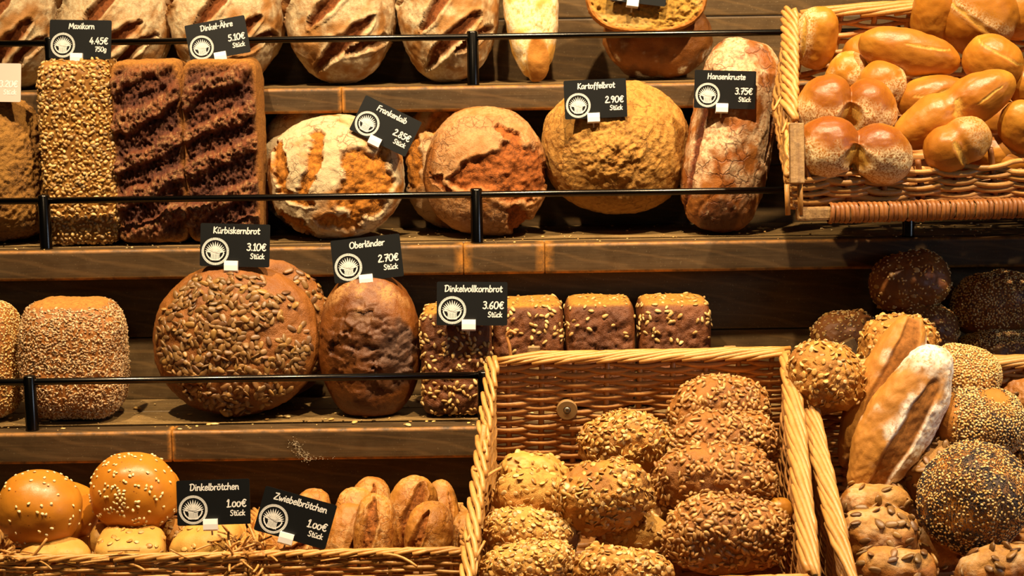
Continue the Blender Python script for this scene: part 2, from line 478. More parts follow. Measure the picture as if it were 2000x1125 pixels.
# ================================================================== wicker baskets
def bil(c, u, v):
    """c = bottom-left, bottom-right, top-left, top-right"""
    u = np.asarray(u)[..., None]; v = np.asarray(v)[..., None]
    return (c[0] * (1 - u) + c[1] * u) * (1 - v) + (c[2] * (1 - u) + c[3] * u) * v
def unit(a): a = np.asarray(a, float); return a / np.linalg.norm(a)
class Basket:
    def __init__(s, label, bl, br, fl, depth_b, depth_f, splay=0.0):
        """bl, br, fl: rim corners (back left, back right, front left); depth below the rim at back and front"""
        s.bl, s.br, s.fl = map(np.array, (bl, br, fl)); s.fr = s.fl + (s.br - s.bl)
        s.n = unit(np.cross(s.br - s.bl, s.bl - s.fl))
        if s.n[2] < 0: s.n = -s.n
        s.right = unit(s.br - s.bl); s.fwd = unit(s.fl - s.bl)
        ins = splay
        s.Bbl = s.bl - s.n * depth_b + s.right * ins + s.fwd * ins
        s.Bbr = s.br - s.n * depth_b - s.right * ins + s.fwd * ins
        s.Bfl = s.fl - s.n * depth_f + s.right * ins - s.fwd * ins
        s.Bfr = s.fr - s.n * depth_f - s.right * ins - s.fwd * ins
        s.o = (s.Bbl + s.Bbr + s.Bfl + s.Bfr) / 4
        s.e = empty('wicker_basket', s.o); tag(s.e, label, 'basket', 'wicker bread baskets')
    def on(s, x, y, off):
        """point on the rim plane moved by off along its normal, seen at pixel x, y"""
        d = ray(x, y); p0 = s.bl + s.n * off
        t = np.dot(p0 - CPOS, s.n) / np.dot(d, s.n)
        return CPOS + d * t
    def panel(s, c, stakes, rows, r, mat, out, over=0.0, amp=None, rowv=(0.0, 1.0), rs=None, jitter=0.15, pairs=False, smat=None):
        """woven wall: upright stakes and one weaver rod per row"""
        c = [np.array(q) - s.o for q in c]; out = np.asarray(out)
        amp = amp or r * 1.0; rs = rs or r * 1.05
        us = np.linspace(0.5 / stakes, 1 - 0.5 / stakes, stakes)
        for i, u in enumerate(us):
            a, b = bil(c, u, 0.0), bil(c, u, 1.0)
            ov = over * (0.5 + rng.random()) if over else 0
            b = b + unit(b - a) * ov
            tube('stake', [a, a * .6 + b * .4, a * .1 + b * .9, b], [rs, rs, rs * 0.95, rs * 0.85], smat or mat, s.e, 6)
        sub = 5
        uu = np.linspace(-0.01, 1.01, stakes * sub + 1)
        for k in range(rows):
            v = rowv[0] + (rowv[1] - rowv[0]) * (k + 0.5) / rows
            ph = 1 if k % 2 else -1
            wig = np.interp(uu, np.linspace(0, 1, 7), rng.normal(0, jitter, 7)) * (rowv[1] - rowv[0]) / rows
            p = bil(c, uu, v + wig)
            w = np.cos(PI * (uu * stakes - 0.5)) * ph
            p = p + out[None, :] * (np.sign(w) * np.abs(w) ** 0.7 * amp)[:, None]
            rr = r * (0.9 + 0.25 * rng.random()) * (1 + 0.12 * np.sin(uu * 9 + rng.random() * 6))
            tube('weaver_rod', p, rr, mat, s.e, 6, 0.9)
    def rim(s, a, b, strands, r, R, turns, mat, sag=0.0, lift=None, ragged=0.0, flat=0.7):
        """braided rim between two points: strands wound round each other"""
        a = np.array(a) - s.o; b = np.array(b) - s.o; L = np.linalg.norm(b - a); t = unit(b - a)
        up = s.n; sd = np.cross(t, up); n = max(16, int(turns * 14))
        tt = np.linspace(0, 1, n)
        for k in range(strands):
            ph = 2 * PI * k / strands + rng.normal(0, 0.15)
            x = a[None] + (b - a)[None] * tt[:, None]
            rad = R * (1 + 0.12 * np.sin(tt * 17 + k))
            ang = ph + 2 * PI * turns * tt
            x = x + up[None] * (rad * np.sin(ang) * flat)[:, None] + sd[None] * (rad * np.cos(ang))[:, None]
            if sag: x = x - up[None] * (sag * np.sin(PI * tt))[:, None]
            if ragged: x += np.cumsum(rng.normal(0, ragged, x.shape), axis=0) * 0.3
            tube('rim_rod', x, r * (0.9 + 0.2 * rng.random()) * (1 + 0.1 * np.sin(tt * 23 + 2 * k)), mat, s.e, 7)
    def slashrim(s, a, b, count, r, W, mat, span=3.2, over=0.0):
        """border of short rods, each laid slantwise across the rim from inside to outside"""
        a = np.array(a) - s.o; b = np.array(b) - s.o; t = unit(b - a); L = np.linalg.norm(b - a)
        up = s.n; sd = np.cross(t, up); st = L / count
        for k in range(-1, count):
            u0 = k * st; q = np.linspace(0, 1, 9)
            along = u0 + q * st * span
            keep = (along > -0.004) & (along < L + 0.004)
            if keep.sum() < 3: continue
            side = W * np.cos(PI * q); hgt = r * 1.6 * np.sin(PI * q) + r * 0.2
            p = a[None] + t[None] * along[:, None] + sd[None] * side[:, None] + up[None] * hgt[:, None]
            p += rng.normal(0, r * 0.12, p.shape)
            tube('rim_rod', p[keep], (r * (0.85 + 0.3 * rng.random()) * (1 - 0.25 * np.abs(q - 0.5) ** 2 * 2))[keep], mat, s.e, 7)
    def floor(s, r, mat):
        c = [s.Bfl - s.o, s.Bfr - s.o, s.Bbl - s.o, s.Bbr - s.o]
        L_ = np.linalg.norm(c[2] - c[0]); rows = int(L_ / 0.0105)
        s.panel([q + s.o for q in c], 7, rows, 0.0058, mat, s.n, amp=0.003)
    def stray(s, a, b, n, r, ln, mat, spread=(0.5, 0.5, 0.5)):
        """loose rod ends sticking out along the rim"""
        a = np.array(a) - s.o; b = np.array(b) - s.o; t = unit(b - a)
        sd = np.cross(t, s.n)
        for k in range(n):
            p = a + (b - a) * rng.random() + s.n * rng.normal(0, 0.004) + sd * rng.normal(0, 0.004)
            d = t * rng.choice((-1, 1)) * (0.6 + rng.random()) + s.n * rng.normal(0.05, spread[0]) + sd * rng.normal(0, spread[1])
            d = unit(d) * ln * (0.5 + rng.random())
            bend = s.n * rng.normal(-0.1, 0.15) * ln + sd * rng.normal(0, 0.2) * ln
            q = np.linspace(0, 1, 6)[:, None]
            tube('loose_rod', p + d * q + bend * q * q, r * (1 - 0.25 * q[:, 0]) * (0.7 + 0.5 * rng.random()), mat, s.e, 5)

W1, W2 = M['wicker'], M['wicker_in']
# ---- big middle basket
BC = Basket('large tilted wicker basket holding the sunflower seed and oat rolls', P(962, 703, 2.150), P(1540, 692, 2.150), P(908, 1160, 1.850), 0.205, 0.10, 0.004)
BC.fr = P(1584, 1136, 1.850); BC.Bfr = BC.fr - BC.n * 0.10
for q_ in (BC.Bbl, BC.Bbr): q_ += BC.fwd * 0.085
BC.panel([BC.Bbl, BC.Bbr, BC.bl, BC.br], 9, 37, 0.0036, W2, -BC.fwd, rowv=(0.0, 0.97), amp=0.0028)
BC.panel([BC.Bfl, BC.Bbl, BC.fl, BC.bl], 8, 27, 0.0030, W1, -BC.right, rowv=(0.0, 0.97), amp=0.004)
BC.panel([BC.Bbr, BC.Bfr, BC.br, BC.fr], 8, 27, 0.0030, W2, BC.right, rowv=(0.0, 0.97), amp=0.003)
BC.panel([BC.Bfl, BC.Bfr, BC.fl, BC.fr], 9, 14, 0.0030, W1, BC.fwd, rowv=(0.0, 0.95))
BC.slashrim(BC.bl - BC.right * .004, BC.br, 14, 0.0034, 0.0075, W1, 5.5)
BC.slashrim(BC.br, BC.fr, 13, 0.0040, 0.0090, W1, 4.6)
BC.slashrim(BC.fl, BC.bl, 15, 0.0032, 0.0070, W1, 2.6)
BC.slashrim(BC.fr, BC.fl, 12, 0.0034, 0.0060, W1, 3.0)
BC.floor(0.003, W2)
BC.stray(BC.bl + BC.fwd * .10, BC.fl, 10, 0.0026, 0.035, W1, (0.3, 0.3))
for x, y0, y1, Y in ((938, 1010, 830, 2.03), (930, 1090, 965, 1.96)):
    tube('side_stake', [P(x - 12, y0, Y) - BC.o, P(x + 8, y1, Y) - BC.o], 0.0035, W1, BC.e, 8)
tube('hooked_rod', [q - BC.o for q in smoothpath([P(998, 700, 2.16), P(995, 675, 2.16), P(990, 655, 2.163), P(998, 647, 2.16), P(1008, 652, 2.157)], 5)], 0.0022, W2, BC.e, 6)
for x in (1043, 1426):
    a = P(x, 715, 2.185) - BC.o; b = P(x, 679, 2.175) - BC.o
    o = link('frame_slat', rbox(0.0155, 0.008, np.linalg.norm(b - a) + 0.02, 0.0012, 1), M['raw_wood'], BC.e)
    o.location = (a + b) / 2 - np.array([0, 0, 0.01])
# wooden washer and screw on the back panel
wp = BC.on(1107, 795, 0)
cpl = BC.bl - BC.n * 0.0
d = ray(1107, 795); nrm = unit(np.cross(BC.br - BC.bl, BC.bl - BC.Bbl)); nrm = nrm if nrm[1] < 0 else -nrm
wp = CPOS + d * (np.dot(BC.bl - CPOS, nrm) / np.dot(d, nrm)) + nrm * 0.009
q = Vector(nrm).to_track_quat('Z', 'Y').to_matrix().to_4x4()
def lathe(name, prof, seg, mat, parent, mtx):
    v = []; f = []; n = len(prof)
    for i in range(seg):
        a = 2 * PI * i / seg
        for r, z in prof: v.append((r * math.cos(a), r * math.sin(a), z))
    for i in range(seg):
        for j in range(n - 1):
            f.append((i * n + j, ((i + 1) % seg) * n + j, ((i + 1) % seg) * n + j + 1, i * n + j + 1))
    f.append(tuple(i * n + n - 1 for i in range(seg))); f.append(tuple(reversed([i * n for i in range(seg)])))
    o = link(name, pymesh(name, v, f, False), mat, parent); o.matrix_basis = mtx
    return o
wm = Matrix.Translation(Vector(wp - BC.o)) @ q
wash = lathe('wooden_washer', [(0.0126, -0.004), (0.0128, 0.001), (0.0120, 0.002), (0.005, 0.002), (0.0042, 0.0008)], 32, plain('washer_wood', '#9a7440', 0.6, 0.35), BC.e, wm)
lathe('screw_head', [(0.0040, -0.001), (0.0042, 0.0018), (0.0032, 0.0028), (0.0016, 0.0030), (0.0010, 0.0014)], 20, M['steel'], wash, Matrix.Identity(4))

# ---- right basket
BR = Basket('tilted wicker basket on the right holding the poppy and pumpkin seed rolls', P(1563, 722, 2.150), P(2210, 702, 2.150), P(1662, 1165, 1.850), 0.205, 0.10, 0.004)
BR.fr = BR.fl + (BR.br - BR.bl); BR.Bfr = BR.fr - BR.n * 0.10
for q_ in (BR.Bbl, BR.Bbr): q_ += BR.fwd * 0.085
BR.panel([BR.Bbl, BR.Bbr, BR.bl, BR.br], 11, 37, 0.0036, W2, -BR.fwd, rowv=(0.0, 0.97), amp=0.0028)
BR.panel([BR.Bfl, BR.Bbl, BR.fl, BR.bl], 8, 27, 0.0032, W2, -BR.right, rowv=(0.0, 0.97), amp=0.003)
BR.panel([BR.Bbr, BR.Bfr, BR.br, BR.fr], 8, 20, 0.0040, W2, BR.right, rowv=(0.0, 0.97))
BR.panel([BR.Bfl, BR.Bfr, BR.fl, BR.fr], 9, 14, 0.0030, W1, BR.fwd, rowv=(0.0, 0.95))
BR.slashrim(BR.bl, BR.br, 14, 0.0036, 0.0080, W1, 5.5)
BR.slashrim(BR.fl, BR.bl, 13, 0.0040, 0.0090, W1, 4.8)
BR.slashrim(BR.br, BR.fr, 13, 0.0040, 0.0080, W1, 3.0)
BR.slashrim(BR.fr, BR.fl, 13, 0.0036, 0.0060, W1, 3.0)
BR.floor(0.003, W2)
tube('thread', [q - BR.o for q in smoothpath([P(1568, 883, 2.06), P(1566, 893, 2.06), P(1572, 900, 2.055), P(1576, 903, 2.055)], 5)], 0.0005, plain('blue_thread', '#7fa8b8', 0.7), BR.e, 5)

# ---- upper right basket with golden rolls
BT = Basket('wicker basket of golden double rolls hanging at the upper right', P(1543, 26, 2.430), P(2140, 6, 2.480), P(1541, 345, 2.215), 0.115, 0.056, 0.0)
BT.fr = BT.fl + (BT.br - BT.bl); BT.Bfr = BT.fr - BT.n * 0.056
for q_ in (BT.Bbl, BT.Bbr): q_ += BT.fwd * 0.06
BT.Bfl = P(1550, 404, 2.225); BT.Bfr = BT.Bfl + (BT.br - BT.bl)
BT.panel([BT.Bbl, BT.Bbr, BT.bl, BT.br], 9, 12, 0.0040, W2, -BT.fwd, rowv=(0.0, 0.95))
BT.panel([BT.Bfl, BT.Bbl, BT.fl, BT.bl], 8, 13, 0.0036, W1, -BT.right, rowv=(0.0, 0.95), amp=0.004)
BT.panel([BT.Bbr, BT.Bfr, BT.br, BT.fr], 6, 9, 0.0045, W2, BT.right, rowv=(0.0, 0.95))
BT.panel([BT.Bfl, BT.Bfr, BT.fl, BT.fr], 9, 9, 0.0041, W1, BT.fwd, over=0.022, amp=0.0045, rowv=(0.02, 1.10), rs=0.0042, jitter=0.35, smat=M['rattan'])
BT.slashrim(BT.bl, BT.br, 9, 0.0042, 0.0080, W1, 5.0)
BT.slashrim(BT.fl + (BT.bl - BT.fl) * .33, BT.bl, 13, 0.0040, 0.0095, W1, 3.0)
BT.stray(BT.fl + (BT.bl - BT.fl) * .30, BT.fl + (BT.bl - BT.fl) * .5, 7, 0.0034, 0.032, W1, (0.3, 0.5))
BT.floor(0.004, W2)
_c = P(1556, 300, 2.200) - BT.o
o = link('corner_post', rbox(0.0175, 0.012, 0.075, 0.0015, 2), M['raw_wood'], BT.e); o.location = _c; o.rotation_euler = (-0.25, 0.02, 0)
# rattan-wound bottom bar
pa, pb = P(1556, 418, 2.205), P(2140, 402, 2.255)
o = link('frame_bar', rbox(np.linalg.norm(pb - pa), 0.016, 0.016, 0.003, 2), M['raw_wood'], BT.e)
o.location = (pa + pb) / 2 - BT.o; o.rotation_euler = (0, -math.atan2(pb[2] - pa[2], pb[0] - pa[0]), math.atan2(pb[1] - pa[1], pb[0] - pa[0]))
L = np.linalg.norm(pb - pa); nw = int(L / 0.0062)
def wrapmesh(r):
    v = []; f = []; a = np.linspace(0, 2 * PI, 10, endpoint=False)
    prof = [(-0.0029, 0.88), (-0.0020, 1.0), (0.0, 1.05), (0.0020, 1.0), (0.0029, 0.88)]
    for x, s in prof:
        for t in a:
            cx, cz = math.cos(t), math.sin(t)
            k = (abs(cx) ** 4 + abs(cz) ** 4) ** -0.25
            v.append((x, 0.0115 * k * cx * s, 0.0125 * k * cz * s))
    for i in range(4):
        for j in range(10):
            k = (j + 1) % 10
            f.append((i * 10 + j, (i + 1) * 10 + j, (i + 1) * 10 + k, i * 10 + k))
    return pymesh('rattan_winding', v, f, True)
wmsh = wrapmesh(1); wmsh.materials.append(M['rattan'])
dirb = unit(pb - pa); eul = Euler(o.rotation_euler)
for k in range(7, nw):
    w = link('rattan_winding', wmsh, None, BT.e)
    w.location = pa + dirb * (k * 0.0062 + rng.normal(0, 0.0003)) - BT.o
    w.rotation_euler = (eul.x, eul.y + rng.normal(0, 0.05), eul.z + rng.normal(0, 0.05))
    s = 1 + rng.normal(0, 0.03); w.scale = (1, s, s)
for x in (1537, 1562):
    tube('loose_stake', [P(x, 360, 2.20) - BT.o, P(x + 2, 420, 2.20) - BT.o], 0.0035, W1, BT.e, 7)

# ---- two small baskets at the lower left
def lowbasket(label, x0, x1, yb, yf, xb0, xb1):
    b = Basket(label, P(xb0, yb, 2.285), P(xb1, yb - 7, 2.285), P(x0, yf, 2.045), 0.10, 0.085, 0.004)
    b.fr = P(x1, yf - 7, 2.045); b.Bfr = b.fr - b.n * 0.085
    b.panel([b.Bbl, b.Bbr, b.bl, b.br], 8, 16, 0.0028, W2, -b.fwd)
    b.panel([b.Bfl, b.Bbl, b.fl, b.bl], 6, 16, 0.0028, W1, -b.right)
    b.panel([b.Bbr, b.Bfr, b.br, b.fr], 6, 16, 0.0028, W1, b.right)
    b.panel([b.Bfl, b.Bfr, b.fl, b.fr], 7, 18, 0.0024, W1, b.fwd, amp=0.0035, jitter=0.3)
    b.slashrim(b.fl, b.fr, 12, 0.0026, 0.0062, W1, 3.4)
    b.slashrim(b.br, b.fr, 9, 0.0026, 0.0062, W1, 3.2)
    b.slashrim(b.fl, b.bl, 9, 0.0026, 0.0062, W1, 3.2)
    b.slashrim(b.bl, b.br, 12, 0.0026, 0.0055, W1, 3.2)
    b.floor(0.003, W2)
    return b
BA = lowbasket('frayed wicker basket with sesame buns at the lower left', -30, 478, 1008, 1096, 20, 462)
BA.stray(BA.fl, BA.fr, 34, 0.0017, 0.045, W1, (0.13, 0.25))
BA.stray(BA.fr - BA.fwd * .07 - BA.right * .01, BA.fr - BA.right * .015, 46, 0.0018, 0.034, W1, (0.6, 0.7))
BA.stray(BA.fl, BA.fl + BA.right * .05, 16, 0.0018, 0.035, W1, (0.7, 0.7))
BB = lowbasket('wicker basket with slashed onion rolls left of the big basket', 488, 912, 1000, 1086, 500, 905)
BB.stray(BB.fl, BB.fr, 12, 0.0019, 0.04, W1, (0.10, 0.2))
BB.stray(BB.fl - BB.fwd * .06, BB.fl + BB.right * .02, 24, 0.0019, 0.035, W1, (0.7, 0.7))

# ---- low tray at the back of the third shelf, behind the right basket
BD = Basket('low wicker tray on the third shelf, in shade behind the right basket', P(1575, 716, 2.440), P(2130, 702, 2.440), P(1560, 745, 2.300), 0.050, 0.050, 0.0)
BD.fl[2] = BD.bl[2]; BD.fr = BD.fl + (BD.br - BD.bl)
BD.n = np.array([0, 0, 1.0]); zz = SH[3]['z'] + 0.0065
for a_, b_ in (('Bbl', 'bl'), ('Bbr', 'br'), ('Bfl', 'fl'), ('Bfr', 'fr')):
    q = getattr(BD, b_).copy(); q[2] = zz; setattr(BD, a_, q)
for c_, o_ in (([BD.Bbl, BD.Bbr, BD.bl, BD.br], (0, 1, 0)), ([BD.Bfl, BD.Bfr, BD.fl, BD.fr], (0, -1, 0)), ([BD.Bfl, BD.Bbl, BD.fl, BD.bl], (-1, 0, 0)), ([BD.Bbr, BD.Bfr, BD.br, BD.fr], (1, 0, 0))):
    BD.panel(c_, 8 if o_[0] == 0 else 4, 9, 0.0034, W2, o_)
BD.floor(0.003, W2)
o = link('corner_post', rbox(0.026, 0.010, 0.06, 0.0015, 2), M['raw_wood'], BD.e); o.location = P(1668, 706, 2.295) - BD.o; o.rotation_euler = (0, -0.45, 0)
# ================================================================== price cards
GL = {  # handwritten single-stroke letters: advance, strokes (x y pairs, hundredths of an em)
'a': (46, ["36 42 22 47 8 36 5 15 16 2 30 12 37 42 36 14 43 2"]), 'b': (44, ["8 76 7 40 7 4 22 1 36 16 34 36 20 44 8 32"]),
'c': (38, ["34 40 20 47 6 30 8 8 20 1 34 8"]), 'd': (46, ["36 42 20 46 6 32 7 10 18 2 32 14 37 40", "39 76 37 40 37 12 42 2"]),
'e': (42, ["7 24 34 28 30 44 16 45 6 26 10 6 24 1 37 9"]), 'f': (34, ["34 70 26 76 18 66 17 30 15 -14", "4 42 32 44"]),
'g': (46, ["36 42 20 46 6 32 8 12 20 4 34 16 38 42 38 0 30 -20 14 -20 6 -12"]), 'h': (46, ["8 76 7 36 6 1", "7 26 18 42 32 42 36 28 36 10 42 1"]),
'i': (20, ["9 44 8 20 11 2", "10 62 10 65"]), 'k': (42, ["8 76 7 36 7 1", "34 46 20 32 8 24 20 14 38 1"]),
'l': (20, ["9 76 8 40 8 10 14 1"]), 'm': (66, ["7 44 6 1", "7 26 17 42 28 40 31 24 31 1", "31 26 42 43 54 40 56 22 58 1"]),
'n': (46, ["7 45 7 1", "7 26 18 42 30 42 36 26 36 10 42 1"]), 'o': (44, ["20 45 8 36 6 14 18 1 34 10 38 30 28 44 18 45"]),
'r': (34, ["7 45 7 1", "7 26 16 40 32 44"]), 's': (38, ["33 40 20 46 8 38 16 27 30 18 28 5 16 0 5 6"]),
't': (34, ["16 66 15 30 17 6 26 1 32 5", "3 44 32 46"]), 'u': (46, ["7 45 7 14 16 1 28 8 36 24 37 45 36 14 43 1"]),
'v': (40, ["4 45 16 2 22 8 36 45"]), 'w': (60, ["5 45 14 2 20 6 29 32 38 2 44 8 56 45"]), 'x': (42, ["5 45 36 1", "36 45 4 1"]),
'D': (60, ["14 74 12 40 10 3", "2 70 26 76 48 64 52 36 38 10 12 2"]), 'F': (46, ["10 74 9 40 8 1", "9 72 28 74 44 76", "9 40 24 42 36 43"]),
'H': (58, ["9 75 9 40 8 1", "46 76 46 40 45 1", "8 38 28 40 46 40"]), 'K': (52, ["9 75 9 40 9 1", "44 74 24 52 10 36 28 18 48 0"]),
'M': (72, ["6 1 14 72 36 22 58 74 66 1"]), 'O': (64, ["30 75 12 62 6 32 18 5 36 2 54 18 58 48 46 70 28 75"]),
'S': (48, ["42 66 28 76 10 66 12 48 32 34 40 16 26 1 6 8"]), 'Z': (54, ["8 72 26 72 48 74 28 40 4 3 26 2 50 4"]),
'A': (58, ["4 1 18 40 30 76 42 40 54 1", "14 28 32 29 46 30"]), '-': (36, ["5 32 30 33"]), '.': (20, ["10 3 10 6"]),
'0': (52, ["26 75 10 60 6 32 14 6 28 1 42 14 47 42 40 68 24 75"]), 'o0': (46, ["22 52 8 42 6 16 18 2 34 8 40 30 32 48 20 52"]),
'1': (34, ["6 58 20 76 20 40 19 2", "8 1 32 2"]), '2': (46, ["8 62 20 75 36 68 36 50 20 26 6 2 24 3 42 2"]), '3': (46, ["8 70 24 75 38 64 34 48 18 42 36 34 38 14 24 1 6 8"]),
'4': (50, ["26 75 14 48 5 26 26 25 46 27", "34 46 33 20 32 1"]), '5': (46, ["40 74 24 73 12 72 11 44 28 46 40 30 34 8 18 0 5 8"]),
'6': (48, ["36 74 18 54 7 26 14 4 30 1 41 16 34 32 18 30 9 18"]), '7': (46, ["5 72 24 73 42 74 30 40 18 1", "14 38 38 40"]),
'8': (48, ["38 64 24 75 11 64 18 46 36 30 38 10 22 0 8 12 14 30 34 48 38 64"]), '9': (48, ["38 66 22 74 8 58 14 40 30 42 39 60 36 30 26 1"]),
'€': (56, ["48 66 32 74 18 60 14 34 20 10 36 1 50 10", "4 46 24 47 40 48", "3 30 22 31 36 32"]), ' ': (26, [])}
def glyph(ch):
    dots = []
    if len(ch) == 1 and ch in 'äöüÄ':
        base = {'ä': 'a', 'ö': 'o', 'ü': 'u', 'Ä': 'A'}[ch]; adv, st = GL[base]
        y = 92 if ch == 'Ä' else 62
        return adv, st + [f"{adv*0.3:.0f} {y} {adv*0.3:.0f} {y+4}", f"{adv*0.66:.0f} {y} {adv*0.66:.0f} {y+4}"]
    return GL[ch]
def ribbon(pts, w):
    """flat rounded stroke in the xy plane"""
    p = np.asarray(pts, float)
    t = np.gradient(p, axis=0); t /= np.linalg.norm(t, axis=1)[:, None] + 1e-9
    n = np.stack([-t[:, 1], t[:, 0]], 1)
    p2 = np.vstack([p[0] - t[0] * w * 0.45, p, p[-1] + t[-1] * w * 0.45]); n2 = np.vstack([n[0], n, n[-1]])
    ww = np.full(len(p2), w / 2); ww[0] *= 0.5; ww[-1] *= 0.5
    v = np.vstack([p2 + n2 * ww[:, None], p2 - n2 * ww[:, None]])
    k = len(p2)
    return v, [(i + k, i + 1 + k, i + 1, i) for i in range(k - 1)]
def textmesh(name, s, size, stroke, slant=0.08):
    V = []; Fc = []; x = 0.0; off = 0
    seq = ['o0' if (c == '0' and s.startswith('1.00')) else c for c in s]
    for ch in seq:
        adv, st = glyph(ch)
        for q in st:
            a = np.array(list(map(float, q.split()))).reshape(-1, 2) / 100.0
            if len(a) > 2: a = smoothpath(a, 4)
            a = a * size; a[:, 0] += x + a[:, 1] * slant
            v, f = ribbon(a, stroke)
            V.append(np.hstack([v, np.full((len(v), 1), 0.00003 * (len(V) % 4))])); Fc += [tuple(i + off for i in q2) for q2 in f]; off += len(v)
        x += adv / 100.0 * size * 1.02
    v = np.vstack(V)
    return npmesh(name, v, Fc, False), x
def emblem_mesh():
    V = []; Fq = []
    def quad(a, b, c, d):
        k = len(V); V.extend([a, b, c, d]); Fq.append((k, k + 1, k + 2, k + 3))
    n = 60
    for i in range(n):
        a0 = 2 * PI * (i + 0.1) / n; a1 = 2 * PI * (i + 0.80) / n
        quad((0.86 * math.cos(a0), 0.86 * math.sin(a0)), (1.0 * math.cos(a0), 1.0 * math.sin(a0)), (1.0 * math.cos(a1), 1.0 * math.sin(a1)), (0.86 * math.cos(a1), 0.86 * math.sin(a1)))
    for i in range(48):
        a0, a1 = 2 * PI * i / 48, 2 * PI * (i + 1) / 48
        quad((0.83 * math.cos(a0), 0.83 * math.sin(a0)), (0.88 * math.cos(a0), 0.88 * math.sin(a0)), (0.88 * math.cos(a1), 0.88 * math.sin(a1)), (0.83 * math.cos(a1), 0.83 * math.sin(a1)))
    lay = [0]; Z = {}
    def leaf(x, y, ang, L, w):
        lay[0] += 1; n0 = len(V)
        c, s = math.cos(ang), math.sin(ang)
        prof = [(0, 0.15), (0.25, 0.8), (0.55, 1.0), (0.82, 0.6), (1.0, 0.05)]
        for (l0, w0), (l1, w1) in zip(prof[:-1], prof[1:]):
            q = [(l0 * L, -w0 * w), (l1 * L, -w1 * w), (l1 * L, w1 * w), (l0 * L, w0 * w)]
            quad(*[(x + a * c - b * s, y + a * s + b * c) for a, b in q])
        for i_ in range(n0, len(V)): Z[i_] = 0.002 * lay[0]
    for k in range(13):
        t = (k - 6) / 6
        leaf(t * 0.10, -0.12, PI / 2 - t * 1.32, 0.84 - 0.16 * abs(t), 0.054)
    for k in range(8):
        t = (k - 3.5) / 3.5
        leaf(t * 0.06, -0.05, PI / 2 - t * 1.15, 0.46, 0.030)
    for k in range(7):
        t = (k - 3) / 3
        quad((t * 0.30 - 0.035, -0.60), (t * 0.30 + 0.035, -0.60), (t * 0.27 + 0.032, -0.20), (t * 0.27 - 0.032, -0.20))
    quad((-0.34, -0.21), (0.34, -0.21), (0.36, -0.14), (-0.36, -0.14)); quad((-0.38, -0.66), (0.38, -0.66), (0.36, -0.60), (-0.36, -0.60))
    for sgn in (-1, 1):
        for k in range(6):
            a = math.radians(200 + k * 12); r = 0.66
            x, y = r * math.cos(a), r * math.sin(a)
            leaf(x if sgn < 0 else -x, y, (a - 1.9) if sgn < 0 else (PI - a + 1.9), 0.20, 0.055)
    v = np.array([(a, b, Z.get(i_, 0.0)) for i_, (a, b) in enumerate(V)])
    return npmesh('emblem', v, Fq, False)
M['card'] = NT('black_card').out(hexc('#070707'), 0.42, Specular_IOR_Level=0.5)
M['chalk'] = NT('white_print').out(hexc('#d6d1ca'), 0.7)
M['chalkgrey'] = NT('grey_print').out(hexc('#8f8a86'), 0.7)
M['clip'] = NT('white_plastic').out(hexc('#ece6e2'), 0.4)
M['pin'] = plain('clear_pin', '#b8b0a4', 0.3)
M['glarecard'] = NT('painted_glare_card').out(hexc('#d2beb2'), 0.35)  # lamp glare painted into the card colour
EMB = emblem_mesh()
def roundrect(w, h, r, t):
    import bmesh
    pts = []
    for cx, cz, a0 in ((w / 2 - r, h / 2 - r, 0), (-w / 2 + r, h / 2 - r, PI / 2), (-w / 2 + r, -h / 2 + r, PI), (w / 2 - r, -h / 2 + r, 1.5 * PI)):
        for k in range(5):
            a = a0 + PI / 2 * k / 4; pts.append((cx + r * math.cos(a), cz + r * math.sin(a)))
    n = len(pts)
    v = [(x, -t / 2, z) for x, z in pts] + [(x, t / 2, z) for x, z in pts]
    f = [tuple(reversed(range(n)))[::-1], tuple(range(n, 2 * n))[::-1]] + [(i, i + n, (i + 1) % n + n, (i + 1) % n) for i in range(n)]
    me = pymesh('panel', v, f)
    return me
CARD = roundrect(0.090, 0.0555, 0.0022, 0.0010)
def clipmesh():
    prof = [(-0.0052, 0.006), (-0.0058, 0.0), (-0.0052, -0.0065), (-0.003, -0.0085), (0.004, -0.0085), (0.005, -0.006), (0.0, -0.005), (-0.0008, 0.0), (-0.0008, 0.006)]
    w = 0.0088; n = len(prof)
    v = [(-w, y, z) for y, z in prof] + [(w, y, z) for y, z in prof]
    f = [(i, (i + 1) % n, (i + 1) % n + n, i + n) for i in range(n)]
    f += [tuple(range(n))[::-1], tuple(range(n, 2 * n))]
    return pymesh('clip', v, f)
CLIP = clipmesh(); CLIP.materials.append(M['clip'])
